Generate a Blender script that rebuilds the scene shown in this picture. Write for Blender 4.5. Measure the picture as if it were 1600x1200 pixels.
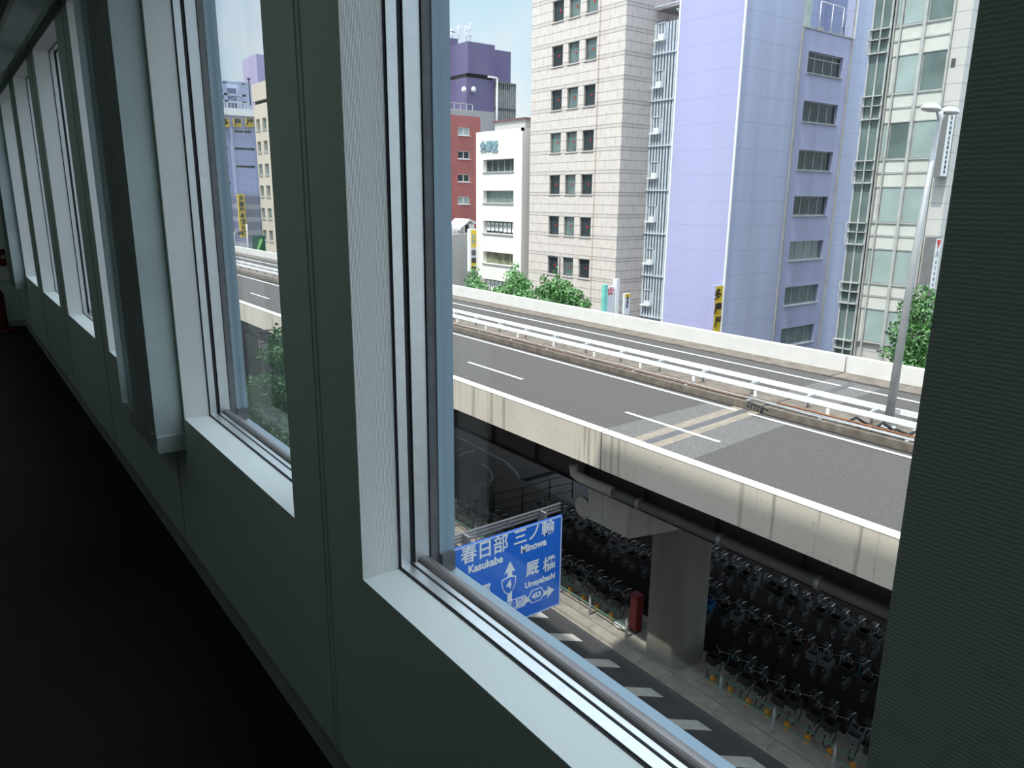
import bpy, math, random
from mathutils import Vector, Matrix
for o in list(bpy.data.objects): bpy.data.objects.remove(o)
random.seed(7)
sc = bpy.context.scene
col = sc.collection
# ------------------------------------------------------------------ camera, sky, sun, exposure
# the camera stands at the world origin, 1.6 m above the office floor and 15.4 m above the street
# +X points out of the window, +Y along the wall and the highway, +Z up
F = 1161.919
def _n(v): return Vector(v).normalized()
Zd = _n((754.815-800, 5232.3-600, F)); Yd = _n((-105.86-800, 299.72-600, F))
Xd = Zd.cross(Yd).normalized()
if Xd.z < 0: Xd = -Xd
Yd = Xd.cross(Zd).normalized() if Xd.cross(Zd).dot(Yd) > 0 else -Xd.cross(Zd).normalized()
RW = [Xd, Yd, -Zd]
def ray(px, py):
    q = Vector((px-800, py-600, F))
    return Vector([r.dot(q) for r in RW])
def onX(px, py, v): d = ray(px, py); return d*(v/d.x)
def onY(px, py, v): d = ray(px, py); return d*(v/d.y)
def onZ(px, py, v): d = ray(px, py); return d*(v/d.z)
cam_d = bpy.data.cameras.new('camera'); cam = bpy.data.objects.new('camera', cam_d); col.objects.link(cam)
cam_d.sensor_fit = 'HORIZONTAL'; cam_d.sensor_width = 36; cam_d.lens = 36*F/1600
cam_d.clip_start = 0.05; cam_d.clip_end = 2000
right = Vector([r.x for r in RW]); up = -Vector([r.y for r in RW]); back = -Vector([r.z for r in RW])
cam.matrix_world = Matrix(((right.x, up.x, back.x, 0), (right.y, up.y, back.y, 0), (right.z, up.z, back.z, 0), (0, 0, 0, 1)))
sc.camera = cam
sc.view_settings.view_transform = 'Standard'; sc.view_settings.look = 'None'
sc.view_settings.gamma = 1; sc.view_settings.exposure = 0.15; sc.view_settings.use_curve_mapping = False

w = bpy.data.worlds.new('sky'); sc.world = w; w.use_nodes = True
nt = w.node_tree; nt.nodes.clear()
N = nt.nodes.new; L = nt.links.new
out = N('ShaderNodeOutputWorld'); bg = N('ShaderNodeBackground'); L(bg.outputs[0], out.inputs[0])
tc = N('ShaderNodeTexCoord'); sep = N('ShaderNodeSeparateXYZ'); L(tc.outputs['Generated'], sep.inputs[0])
rmp = N('ShaderNodeValToRGB'); L(sep.outputs['Z'], rmp.inputs[0])
e = rmp.color_ramp.elements
e[0].position = 0.0; e[0].color = (0.74, 0.86, 0.93, 1); e[1].position = 0.9; e[1].color = (0.68, 0.72, 0.78, 1)
m = e.new(0.12); m.color = (0.68, 0.85, 0.95, 1)
m = e.new(0.35); m.color = (0.52, 0.74, 0.93, 1)
mr = N('ShaderNodeMapRange'); L(sep.outputs['Y'], mr.inputs[0]); mr.inputs[1].default_value = 0.86; mr.inputs[2].default_value = 0.99
mx = N('ShaderNodeMix'); mx.data_type = 'RGBA'; mx.blend_type = 'MULTIPLY'; L(mr.outputs[0], mx.inputs[0]); L(rmp.outputs[0], mx.inputs[6]); mx.inputs[7].default_value = (0.70, 0.78, 0.93, 1)
no = N('ShaderNodeTexNoise'); no.inputs['Scale'].default_value = 3.5; no.inputs['Detail'].default_value = 7; L(tc.outputs['Generated'], no.inputs[0])
cr = N('ShaderNodeValToRGB'); cr.color_ramp.elements[0].position = 0.53; cr.color_ramp.elements[1].position = 0.68; L(no.outputs[0], cr.inputs[0])
m2 = N('ShaderNodeMix'); m2.data_type = 'RGBA'; L(cr.outputs[0], m2.inputs[0]); L(mx.outputs[2], m2.inputs[6]); m2.inputs[7].default_value = (0.86, 0.90, 0.94, 1)
L(m2.outputs[2], bg.inputs[0])
# bright thin haze high overhead, above what the windows show
hz = N('ShaderNodeMapRange'); hz.interpolation_type = 'SMOOTHSTEP'; L(sep.outputs['Z'], hz.inputs[0])
hz.inputs[1].default_value = 0.44; hz.inputs[2].default_value = 0.72; hz.inputs[3].default_value = 1.0; hz.inputs[4].default_value = 3.3
L(hz.outputs[0], bg.inputs[1])
SUN = Vector((1.0, 0.11, -1.75)).normalized()
sd = bpy.data.lights.new('sun', 'SUN'); so = bpy.data.objects.new('sun', sd); col.objects.link(so)
sd.energy = 3.3; sd.angle = math.radians(0.6); sd.color = (1.0, 0.955, 0.88)
so.rotation_euler = SUN.to_track_quat('-Z', 'Y').to_euler(); so.location = (-5, 0, 40)

# ------------------------------------------------------------------ materials
def nodes(name):
    m = bpy.data.materials.new(name); m.use_nodes = True
    return m, m.node_tree, m.node_tree.nodes['Principled BSDF']
def mathn(t, op, a, b=None, c=None):
    n = t.nodes.new('ShaderNodeMath'); n.operation = op
    for i, v in enumerate((a, b, c)):
        if v is None: continue
        if isinstance(v, (int, float)): n.inputs[i].default_value = v
        else: t.links.new(v, n.inputs[i])
    return n.outputs[0]
def mixc(t, fac, a, b, mode='MIX'):
    n = t.nodes.new('ShaderNodeMix'); n.data_type = 'RGBA'; n.blend_type = mode
    for i, v in ((0, fac), (6, a), (7, b)):
        if isinstance(v, (int, float)): n.inputs[i].default_value = v
        elif isinstance(v, tuple): n.inputs[i].default_value = (*v[:3], 1)
        else: t.links.new(v, n.inputs[i])
    return n.outputs[2]
def noise(t, scale, detail=4, stretch=None):
    tc = t.nodes.new('ShaderNodeTexCoord'); v = tc.outputs['Object']
    if stretch:
        mp = t.nodes.new('ShaderNodeMapping'); mp.inputs['Scale'].default_value = stretch; t.links.new(v, mp.inputs[0]); v = mp.outputs[0]
    n = t.nodes.new('ShaderNodeTexNoise'); n.inputs['Scale'].default_value = scale; n.inputs['Detail'].default_value = detail
    t.links.new(v, n.inputs[0]); return n.outputs[0]
def ramp(t, src, p0, p1):
    n = t.nodes.new('ShaderNodeMapRange'); t.links.new(src, n.inputs[0]); n.inputs[1].default_value = p0; n.inputs[2].default_value = p1
    return n.outputs[0]
def bump(t, b, src, strength, dist):
    n = t.nodes.new('ShaderNodeBump'); n.inputs['Strength'].default_value = strength; n.inputs['Distance'].default_value = dist
    t.links.new(src, n.inputs['Height']); t.links.new(n.outputs[0], b.inputs['Normal'])
def M(name, c, rough=0.6, metal=0.0, var=0.12, scale=2.0, spec=0.4, bs=0, bstr=0.3, bd=0.01):
    m, t, b = nodes(name)
    b.inputs['Roughness'].default_value = rough; b.inputs['Metallic'].default_value = metal
    b.inputs['Specular IOR Level'].default_value = spec
    n = ramp(t, noise(t, scale), 0.3, 0.7)
    t.links.new(mixc(t, n, tuple(x*(1-var) for x in c), tuple(min(1, x*(1+var)) for x in c)), b.inputs['Base Color'])
    if bs: bump(t, b, noise(t, bs, 3), bstr, bd)
    return m
def uvz(t):
    tc = t.nodes.new('ShaderNodeTexCoord'); s = t.nodes.new('ShaderNodeSeparateXYZ'); t.links.new(tc.outputs['Object'], s.inputs[0])
    return mathn(t, 'ADD', s.outputs[0], s.outputs[1]), s.outputs[2]
def line(t, src, period, offs, width):
    """1 where the coordinate lies within width of a multiple of period"""
    a = mathn(t, 'ADD', src, -offs + width/2 + period*1000)
    a = mathn(t, 'MODULO', a, period)
    return mathn(t, 'LESS_THAN', a, width)
def panel_mat(name, c, seam, zper, zoff, uper, uoff, wz=0.05, wu=0.03, streak=0.1, rough=0.45, hatch=None):
    m, t, b = nodes(name); u, z = uvz(t)
    lz = line(t, z, zper, zoff, wz); lu = line(t, u, uper, uoff, wu)
    st = ramp(t, noise(t, 0.8, 5, (1, 1, 0.06)), 0.35, 0.7)
    base = mixc(t, st, c, tuple(x*(1-streak) for x in c))
    k = mathn(t, 'MULTIPLY', lu, 0.35); k = mathn(t, 'MAXIMUM', lz, k)
    t.links.new(mixc(t, k, base, seam), b.inputs['Base Color']); b.inputs['Roughness'].default_value = rough
    return m
def stone_mat(name, c, c2, seam, storey, z0):
    m, t, b = nodes(name); u, z = uvz(t)
    half = storey/2
    l = mathn(t, 'MAXIMUM', line(t, z, half, z0, 0.055), line(t, z, half, z0+0.26, 0.055))
    l2 = line(t, z, half, z0+0.26+(half-0.26)/2, 0.05)
    rows = mathn(t, 'FLOOR', mathn(t, 'DIVIDE', mathn(t, 'ADD', z, 330-z0-0.26), (half)/2))
    uo = mathn(t, 'ADD', u, mathn(t, 'MULTIPLY', mathn(t, 'MODULO', rows, 2), 0.55))
    lu = line(t, uo, 1.1, 0, 0.045)
    band = mathn(t, 'LESS_THAN', mathn(t, 'MODULO', mathn(t, 'ADD', z, half*200-z0), half), 0.26)
    nz = ramp(t, noise(t, 1.2, 4), 0.3, 0.7)
    base = mixc(t, nz, c, c2)
    base = mixc(t, mathn(t, 'MULTIPLY', band, 0.35), base, tuple(x*0.8 for x in c))
    k = mathn(t, 'MAXIMUM', mathn(t, 'MAXIMUM', l, l2), mathn(t, 'MULTIPLY', lu, 0.6))
    t.links.new(mixc(t, k, base, seam), b.inputs['Base Color']); b.inputs['Roughness'].default_value = 0.55
    return m

# office
def vinyl(name, c, ws, wdir, strength):
    m, t, b = nodes(name); tc = t.nodes.new('ShaderNodeTexCoord')
    wv = t.nodes.new('ShaderNodeTexWave'); wv.bands_direction = wdir; wv.inputs['Scale'].default_value = ws
    wv.inputs['Distortion'].default_value = 3.0; wv.inputs['Detail'].default_value = 3; wv.inputs['Detail Scale'].default_value = 2.0
    t.links.new(tc.outputs['Object'], wv.inputs[0])
    n2 = noise(t, 260, 2, (1, 1, 0.6))
    h = mathn(t, 'ADD', wv.outputs['Fac'], mathn(t, 'MULTIPLY', n2, 0.9))
    bump(t, b, h, strength, 0.0012)
    nz = ramp(t, noise(t, 1.5), 0.3, 0.7)
    t.links.new(mixc(t, nz, c, tuple(x*0.94 for x in c)), b.inputs['Base Color'])
    b.inputs['Roughness'].default_value = 0.75; b.inputs['Specular IOR Level'].default_value = 0.25
    return m
m_wall = vinyl('wall_vinyl', (0.60, 0.72, 0.665), 70, 'Z', 0.35)
m_reveal = vinyl('reveal_vinyl', (0.88, 0.885, 0.865), 95, 'X', 0.6)
m_sill = M('sill_paint', (0.78, 0.84, 0.83), 0.5, var=0.03, bs=700, bstr=0.25, bd=0.0008)
m_floor = M('carpet', (0.018, 0.018, 0.018), 0.95, spec=0.05, bs=300, bstr=0.5, bd=0.003)
m_ceil = M('ceiling_board', (0.5, 0.55, 0.53), 0.9, bs=90)
m_skirt = M('skirting_vinyl', (0.42, 0.47, 0.45), 0.5)
m_joint = M('dark_joint_strip', (0.16, 0.19, 0.18), 0.7)  # dark grey strip for wall panel joints and gaps
m_alu = M('brushed_aluminium', (0.74, 0.75, 0.76), 0.38, 0.75, var=0.05, scale=30)
m_aludk = M('dark_aluminium', (0.30, 0.28, 0.28), 0.4, 0.5, var=0.08, scale=12)
m_rub = M('black_rubber', (0.03, 0.03, 0.035), 0.6)
m_gask = M('grey_rubber', (0.11, 0.11, 0.115), 0.7, var=0.25, scale=25)
m_blue = M('sky_reflecting_frame', (0.23, 0.32, 0.39), 0.35, 0.0, var=0.03)  # aluminium outer frame with the sky's blue reflection put into its colour
m_slat = M('blind_fabric', (0.50, 0.58, 0.58), 0.85, bs=220)
m_weight = M('blind_weight_plastic', (0.40, 0.46, 0.47), 0.5)
m_red = M('red_enamel', (0.13, 0.010, 0.010), 0.6)
m_black = M('black_plastic', (0.02, 0.02, 0.02), 0.4)
m_white = M('white_paint', (0.8, 0.8, 0.78), 0.5, var=0.05)
m_leafdk = M('dark_leaf', (0.03, 0.07, 0.03), 0.5)
def glass_mat(name, tint=(0.97, 0.985, 0.98)):
    m = bpy.data.materials.new(name); m.use_nodes = True; t = m.node_tree; t.nodes.clear()
    o = t.nodes.new('ShaderNodeOutputMaterial'); mix = t.nodes.new('ShaderNodeMixShader'); tr = t.nodes.new('ShaderNodeBsdfTransparent')
    gl = t.nodes.new('ShaderNodeBsdfGlossy'); gl.inputs['Roughness'].default_value = 0.0
    tr.inputs[0].default_value = (*tint, 1); fr = t.nodes.new('ShaderNodeLayerWeight'); fr.inputs['Blend'].default_value = 0.5
    k = mathn(t, 'ADD', mathn(t, 'MULTIPLY', mathn(t, 'POWER', fr.outputs['Facing'], 5.0), 0.9), 0.025)
    t.links.new(k, mix.inputs[0]); t.links.new(tr.outputs[0], mix.inputs[1]); t.links.new(gl.outputs[0], mix.inputs[2]); t.links.new(mix.outputs[0], o.inputs[0])
    return m
m_glass = glass_mat('window_glass')

# ------------------------------------------------------------------ mesh helpers
class MB:
    def __init__(s): s.v = []; s.f = []; s.mi = []; s.mats = []; s.sm = []
    def _m(s, m):
        if m not in s.mats: s.mats.append(m)
        return s.mats.index(m)
    def face(s, pts, m, smooth=False):
        i = len(s.v); s.v += [tuple(p) for p in pts]; s.f.append(tuple(range(i, i+len(pts)))); s.mi.append(s._m(m)); s.sm.append(smooth)
    def box(s, x0, x1, y0, y1, z0, z1, m):
        i = len(s.v)
        x0, x1 = min(x0, x1), max(x0, x1); y0, y1 = min(y0, y1), max(y0, y1); z0, z1 = min(z0, z1), max(z0, z1)
        s.v += [(x0,y0,z0),(x1,y0,z0),(x1,y1,z0),(x0,y1,z0),(x0,y0,z1),(x1,y0,z1),(x1,y1,z1),(x0,y1,z1)]
        for f in ((0,3,2,1),(4,5,6,7),(0,1,5,4),(1,2,6,5),(2,3,7,6),(3,0,4,7)):
            s.f.append(tuple(i+k for k in f)); s.mi.append(s._m(m)); s.sm.append(False)
        return s
    def prism(s, poly, axis, a, b, m):
        """polygon in the two axes other than `axis`, extruded from a to b"""
        def P(p, q):
            if axis == 'x': return (q, p[0], p[1])
            if axis == 'y': return (p[0], q, p[1])
            return (p[0], p[1], q)
        n = len(poly); i = len(s.v); s.v += [P(p, a) for p in poly] + [P(p, b) for p in poly]
        k = s._m(m)
        s.f.append(tuple(range(i+n-1, i-1, -1))); s.mi.append(k); s.sm.append(False)
        s.f.append(tuple(range(i+n, i+2*n))); s.mi.append(k); s.sm.append(False)
        for j in range(n):
            j2 = (j+1) % n; s.f.append((i+j, i+j2, i+n+j2, i+n+j)); s.mi.append(k); s.sm.append(False)
        return s
    def tube(s, pts, r, m, n=8, caps=True):
        pts = [Vector(p) for p in pts]; i0 = len(s.v); k = s._m(m)
        rs = r if isinstance(r, (list, tuple)) else [r]*len(pts)
        u = None
        for j, p in enumerate(pts):
            d = (pts[min(j+1, len(pts)-1)] - pts[max(j-1, 0)]).normalized()
            if u is None:
                u = d.orthogonal().normalized()
            else:
                u = (u - d*u.dot(d)).normalized()
            v = d.cross(u)
            for a in range(n):
                t = 2*math.pi*a/n; s.v.append(tuple(p + (u*math.cos(t)+v*math.sin(t))*rs[j]))
        for j in range(len(pts)-1):
            for a in range(n):
                b = (a+1) % n; s.f.append((i0+j*n+a, i0+j*n+b, i0+(j+1)*n+b, i0+(j+1)*n+a)); s.mi.append(k); s.sm.append(True)
        if caps:
            s.f.append(tuple(i0+a for a in range(n-1, -1, -1))); s.mi.append(k); s.sm.append(False)
            q = i0+(len(pts)-1)*n; s.f.append(tuple(q+a for a in range(n))); s.mi.append(k); s.sm.append(False)
        return s
    def lathe(s, prof, c, m, n=16, sx=1, sy=1):
        i0 = len(s.v); k = s._m(m)
        for (r, z) in prof:
            for a in range(n):
                t = 2*math.pi*a/n; s.v.append((c[0]+r*math.cos(t)*sx, c[1]+r*math.sin(t)*sy, c[2]+z))
        for j in range(len(prof)-1):
            for a in range(n):
                b = (a+1) % n; s.f.append((i0+j*n+a, i0+j*n+b, i0+(j+1)*n+b, i0+(j+1)*n+a)); s.mi.append(k); s.sm.append(True)
        s.f.append(tuple(i0+a for a in range(n-1, -1, -1))); s.mi.append(k); s.sm.append(False)
        q = i0+(len(prof)-1)*n; s.f.append(tuple(q+a for a in range(n))); s.mi.append(k); s.sm.append(False)
        return s
    def build(s, name, parent=None, label=None, origin=None):
        me = bpy.data.meshes.new(name)
        if parent is not None: o0 = parent_origin(parent)
        elif origin is not None: o0 = Vector(origin)
        else:
            xs = [v[0] for v in s.v]; ys = [v[1] for v in s.v]; zs = [v[2] for v in s.v]
            o0 = Vector(((min(xs)+max(xs))/2, (min(ys)+max(ys))/2, min(zs)))
        me.from_pydata([(v[0]-o0.x, v[1]-o0.y, v[2]-o0.z) for v in s.v], [], s.f)
        for mm in s.mats: me.materials.append(mm)
        me.polygons.foreach_set('material_index', s.mi); me.polygons.foreach_set('use_smooth', s.sm); me.update()
        o = bpy.data.objects.new(name, me); col.objects.link(o)
        if parent is not None: o.parent = parent; o['_ox'] = 0
        else: o.location = o0
        if label: o['label'] = label
        return o
def parent_origin(p):
    v = Vector(p.location)
    while p.parent: p = p.parent; v += Vector(p.location)
    return v
def tag(o, label=None, cat=None, group=None, kind=None):
    if label: o['label'] = label
    if cat: o['category'] = cat
    if group: o['group'] = group
    if kind: o['kind'] = kind
    return o
def thing(name, loc, label=None, cat=None, group=None, kind=None):
    o = bpy.data.objects.new(name, None); col.objects.link(o); o.location = loc; o.empty_display_size = 0.2
    return tag(o, label, cat, group, kind)
def struct(o): o['kind'] = 'structure'; return o
def copy_tree(o, parent=None):
    c = o.copy(); col.objects.link(c)
    if parent is not None: c.parent = parent
    for ch in o.children: copy_tree(ch, c)
    return c
def text(s, size, m, parent, pos, facing='Y', name='lettering', bold=0.0, ext=0.01, stretch=1.0, align='CENTER', label=None, shear=0):
    """lettering as a mesh; pos is the centre; facing 'Y' reads from -Y, 'X' reads from -X"""
    cu = bpy.data.curves.new('t', 'FONT'); cu.body = s; cu.size = size; cu.extrude = ext; cu.offset = bold
    cu.align_x = align; cu.align_y = 'CENTER'; cu.resolution_u = 3
    to = bpy.data.objects.new('t', cu); col.objects.link(to); bpy.context.view_layer.update()
    me = bpy.data.meshes.new_from_object(to.evaluated_get(bpy.context.evaluated_depsgraph_get()))
    bpy.data.objects.remove(to); bpy.data.curves.remove(cu)
    p = Vector(pos) - parent_origin(parent)
    for v in me.vertices:
        x, y, z = v.co.x*stretch, v.co.y, v.co.z
        if facing == 'Y': v.co = (p.x+x, p.y-z, p.z+y)
        else: v.co = (p.x-z, p.y-x, p.z+y)
    me.materials.clear(); me.materials.append(m); me.name = name
    o = bpy.data.objects.new(name, me); col.objects.link(o); o.parent = parent
    if label: o['label'] = label
    return o
def grid(mb, axis, c, u0, u1, z0, z1, holes, depth, m, mj=None, sgn=1):
    """wall face in the plane axis=c with rectangular holes (ua,ub,za,zb) whose jambs run `depth` deep"""
    mj = mj or m
    us = sorted({u0, u1, *[h[0] for h in holes], *[h[1] for h in holes]}); zs = sorted({z0, z1, *[h[2] for h in holes], *[h[3] for h in holes]})
    us = [u for u in us if u0 <= u <= u1]; zs = [z for z in zs if z0 <= z <= z1]
    def P(u, z, d=0): return (c+d, u, z) if axis == 'X' else (u, c+d, z)
    for a in range(len(us)-1):
        run = None
        for b in range(len(zs)-1):
            cu, cz = (us[a]+us[a+1])/2, (zs[b]+zs[b+1])/2
            if any(h[0] < cu < h[1] and h[2] < cz < h[3] for h in holes): continue
            mb.face([P(us[a], zs[b]), P(us[a+1], zs[b]), P(us[a+1], zs[b+1]), P(us[a], zs[b+1])], m)
    for (a, b, z, t) in holes:
        for (p, q) in (((a, z), (b, z)), ((b, z), (b, t)), ((b, t), (a, t)), ((a, t), (a, z))):
            mb.face([P(*p), P(*q), P(*q, depth), P(*p, depth)], mj)

# ------------------------------------------------------------------ the office: shell
ZF, ZC, XW, YE = -1.6, 1.27, 0.70, 10.95
ZS, ZH = -0.90, 0.975
lefts = [1.51, 3.15, 4.84, 6.53, 8.20, 9.86]; rights = [0.30, 1.95, 3.64, 5.33, 7.00, 8.66]
holes = [(r, l, ZS, ZH) for r, l in zip(rights, lefts)]
XO = 0.955
mb = MB(); grid(mb, 'X', XW, -3.2, YE, ZF, ZC, holes, XO-XW-0.155, m_wall, m_wall)
# keep the jambs as separate reveals of each window: drop the ones grid() added
nj = 4*len(holes); mb.f = mb.f[:-nj]; mb.mi = mb.mi[:-nj]; mb.sm = mb.sm[:-nj]; mb.v = mb.v[:-4*nj]
wall = struct(mb.build('wall_right', origin=(XW, 0, ZF)))
m_fac = M('own_facade_tile', (0.45, 0.43, 0.40), 0.6)
mb = MB(); grid(mb, 'X', XO, -3.2, YE+1.35, ZF-0.5, ZC+0.4, [(a-0.022, b+0.022, z-0.062, q) for a, b, z, q in holes], -0.04, m_fac)
struct(mb.build('wall_exterior', origin=(XO, 0, ZF)))
mb = MB().box(-7.5, XW, -3.2, YE, ZF-0.2, ZF, m_floor); struct(mb.build('floor'))
mb = MB().box(-7.5, XW+0.25, -3.2, YE+0.2, ZC, ZC+0.2, m_ceil); struct(mb.build('ceiling'))
mb = MB().box(-7.5, XW+0.1, YE, YE+0.15, ZF-0.2, ZC, m_wall); struct(mb.build('wall_end'))
mb = MB().box(-7.7, -7.5, -3.2, YE+0.15, ZF-0.2, ZC, m_wall); struct(mb.build('wall_left'))
mb = MB().box(-7.7, XW+0.2, -3.4, -3.2, ZF-0.2, ZC, m_wall); struct(mb.build('wall_back'))
mb = MB().box(XW-0.008, XW, -3.2, YE, ZF, ZF+0.075, m_skirt).box(XW-0.010, XW, -3.2, YE, ZF+0.070, ZF+0.076, m_joint); struct(mb.build('baseboard_right'))
mb = MB().box(-7.5, XW-0.01, YE-0.008, YE, ZF, ZF+0.075, m_skirt); struct(mb.build('baseboard_end'))
# panel joints: a slim raised double bead at every pier, hairline joint between
for i, y in enumerate([1.725, 3.36, 5.03, 6.72, 8.40, 10.1]):
    mb = MB(); z1 = ZC
    if i == 0:
        mb.box(XW-0.004, XW, y-0.016, y-0.010, ZF+0.076, z1, m_wall).box(XW-0.004, XW, y+0.012, y+0.018, ZF+0.076, z1, m_wall)
        mb.box(XW-0.0015, XW, y-0.010, y-0.005, ZF+0.076, z1, m_joint)
        mb.box(XW-0.0015, XW, y+0.020, y+0.024, ZF+0.076, z1, m_joint)
    else:
        mb.box(XW-0.0015, XW, y-0.006, y+0.002, ZF+0.076, z1, m_joint)
    struct(mb.build('trim_%d' % (i+1)))
# the building above, below and beside the office: it throws the shade on the street
mb = MB().box(-14, XO, -3.2, 12.3, ZC+0.4, 15.25, m_fac).box(-14, XO, -3.2, 12.3, -15.4, ZF-0.5, m_fac).box(-14, XO, YE+0.2, 12.3, ZF-0.5, ZC+0.4, m_fac)
mb.box(-14, XO, -30, -3.45, -15.4, 15.25, m_fac); mb.box(-14, XO, 12.4, 14.5, -15.4, 14.2, m_fac); mb.box(-14, XO, 14.6, 44, -15.4, 11.2, m_fac)  # unseen neighbours; narrow step next door added to shade the pillar foot
mb.box(-8.2, -7.8, -3.3, 11, ZF-0.5, ZC+0.4, m_fac)
struct(mb.build('wall_building_mass'))

def ring(mb, x0, x1, h, t, m, top=True):
    a, b, z, q = h
    mb.box(x0, x1, a, a+t, z, q, m); mb.box(x0, x1, b-t, b, z, q, m)
    mb.box(x0, x1, a+t, b-t, z, z+t, m); mb.box(x0, x1, a+t, b-t, q-t, q, m)
for i, h in enumerate(holes):
    a, b, z, q = h
    root = thing('window_%d' % (i+1), (0.8, (a+b)/2, z), kind='structure')
    mb = MB(); X1 = 0.797
    mb.face([(XW, b, z), (X1, b, z), (X1, b, q), (XW, b, q)], m_reveal); mb.face([(XW, a, z), (X1, a, z), (X1, a, q), (XW, a, q)], m_reveal)
    mb.face([(XW, a, q), (X1, a, q), (X1, b, q), (XW, b, q)], m_reveal)
    mb.build('reveal', root)
    mb = MB(); mb.box(XW+0.001, X1, a, b, z-0.02, z, m_sill); mb.build('window_sill', root)
    mb = MB(); ring(mb, X1, 0.802, h, 0.002, m_rub); ring(mb, 0.802, 0.827, h, 0.006, m_alu); ring(mb, 0.827, 0.840, h, 0.001, m_rub)
    # two rails of the bottom track
    mb.box(0.834, 0.847, a+0.001, b-0.001, z, z+0.007, m_alu)
    mb.build('window_frame', root)
    mb = MB(); t = 0.007
    mb.box(0.847 if 0 else 0.842, 0.882, b-t, b, z+0.008, q, m_alu); mb.box(0.842, 0.882, a, a+t, z+0.008, q, m_alu)
    mb.box(0.842, 0.882, a, b, q-t, q, m_alu)
    # rounded bottom bar
    pr = [(0.8665+0.018*math.cos(th), z+0.004+0.014*math.sin(th)) for th in [math.pi*k/10 for k in range(11)]]
    mb.prism([(0.8845, z-0.01)]+pr+[(0.8485, z-0.01)], 'y', a+0.001, b-0.001, m_aludk)
    mb.build('sash', root)
    mb = MB(); t = 0.012
    mb.box(0.884, 0.907, b-t, b, z-0.03, q, m_gask); mb.box(0.884, 0.907, a, a+t, z-0.03, q, m_gask); mb.box(0.884, 0.907, a, b, q-t, q, m_gask)
    mb.box(0.886, 0.905, a+t, b-t, z-0.04, z-0.024, m_gask)
    mb.build('gasket', root)
    mb = MB(); t = 0.016
    mb.box(0.907, 0.953, b-t, b+0.02, z+0.015, q, m_blue); mb.box(0.907, 0.953, a-0.02, a+t, z+0.015, q, m_blue); mb.box(0.907, 0.953, a, b, q-t, q, m_blue)
    mb.prism([(0.905, z-0.034), (0.958, z-0.040), (0.958, z-0.06), (0.905, z-0.06)], 'y', a-0.02, b+0.02, m_blue)
    mb.box(0.907, 0.945, b-0.03, b+0.02, z-0.034, z+0.015, m_gask)
    mb.build('outer_frame', root)
    mb = MB(); mb.box(0.8825, 0.8865, a+0.002, b-0.002, z-0.01, q-0.002, m_glass); mb.build('pane', root)

# ceiling blind rail and added dim ceiling fill lights
mb = MB().box(0.50, 0.64, -3.1, YE-0.05, 1.005, 1.06, m_skirt).box(0.655, 0.698, -3.1, YE-0.05, 1.20, 1.27, m_joint)
tag(mb.build('blind_rail'), 'long grey rail under the ceiling above the windows, carrying the vertical blinds', 'rail')
m_lamp, t, b = nodes('fill_lamp_panel'); b.inputs['Emission Color'].default_value = (0.86, 1.0, 0.94, 1); b.inputs['Emission Strength'].default_value = 1.1
for k, y in enumerate([-1.9, 2.0, 6.0, 10.0]):  # unseen row added as room fill; one follows the second window's reflection
    lt = thing('ceiling_fill_light', (-0.75, y, ZC-0.06), 'white flat ceiling fill light added behind the camera side of the room', 'ceiling light', 'ceiling lights')
    MB().box(-1.25, -0.28, y-0.62, y+0.62, ZC-0.04, ZC, m_white).build('housing', lt)
    MB().box(-1.20, -0.33, y-0.57, y+0.57, ZC-0.045, ZC-0.041, m_lamp).build('diffuser', lt)

# vertical blinds: stacked slats
def blind(y0, n, dy, label, nm='vertical_blind'):
    root = thing(nm, (0.64, y0, -1.04), label, 'vertical blind', 'vertical blinds stacked beside windows')
    rnd = random.Random(int(y0*10))
    for k in range(n):
        y = y0+k*dy; x0 = 0.590 + (0 if k == 0 else rnd.uniform(-0.012, 0.012)); x1 = 0.697
        mb = MB(); nn = 6; pts = []
        ys = [y + 0.010*math.sin(math.pi*j/nn) for j in range(nn+1)] if k else [y]*(nn+1)
        for j in range(nn):
            xa, xb = x0+(x1-x0)*j/nn, x0+(x1-x0)*(j+1)/nn
            mb.prism([(xa, ys[j]), (xb, ys[j+1]), (xb, ys[j+1]+0.0012), (xa, ys[j]+0.0012)], 'z', -0.965, 1.005, m_slat)
        s = mb.build('slat', root)
        MB().box(x0+0.001, x1+0.003, y-0.003, y+0.007, -1.035, -0.966, m_weight).box(x0+0.001, x1+0.003, y-0.004, y+0.008, -0.966, -0.963, m_white).box(x1+0.001, x1+0.0035, y-0.004, y+0.001, -1.035, -0.963, m_white).build('weight', s)
    for xx in (0.587, 0.701):
        mb = MB(); pts = []
        for k in range(n-1):
            for j in range(7):
                f = j/7; pts.append((xx, y0+(k+f)*dy+0.002, -1.0-0.03*math.sin(math.pi*f)))
        for p in pts:
            mb.box(p[0]-0.003, p[0]+0.003, p[1]-0.003, p[1]+0.003, p[2]-0.003, p[2]+0.003, m_white if xx > .6 and p[1] < y0+.02 else m_skirt)
        mb.build('bead_chain', root)
blind(3.175, 14, 0.055, 'grey fabric vertical blind drawn into a stack beside the second window')
blind(9.90, 12, 0.055, 'pale vertical blind drawn into a stack at the far end beside the last window')

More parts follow.
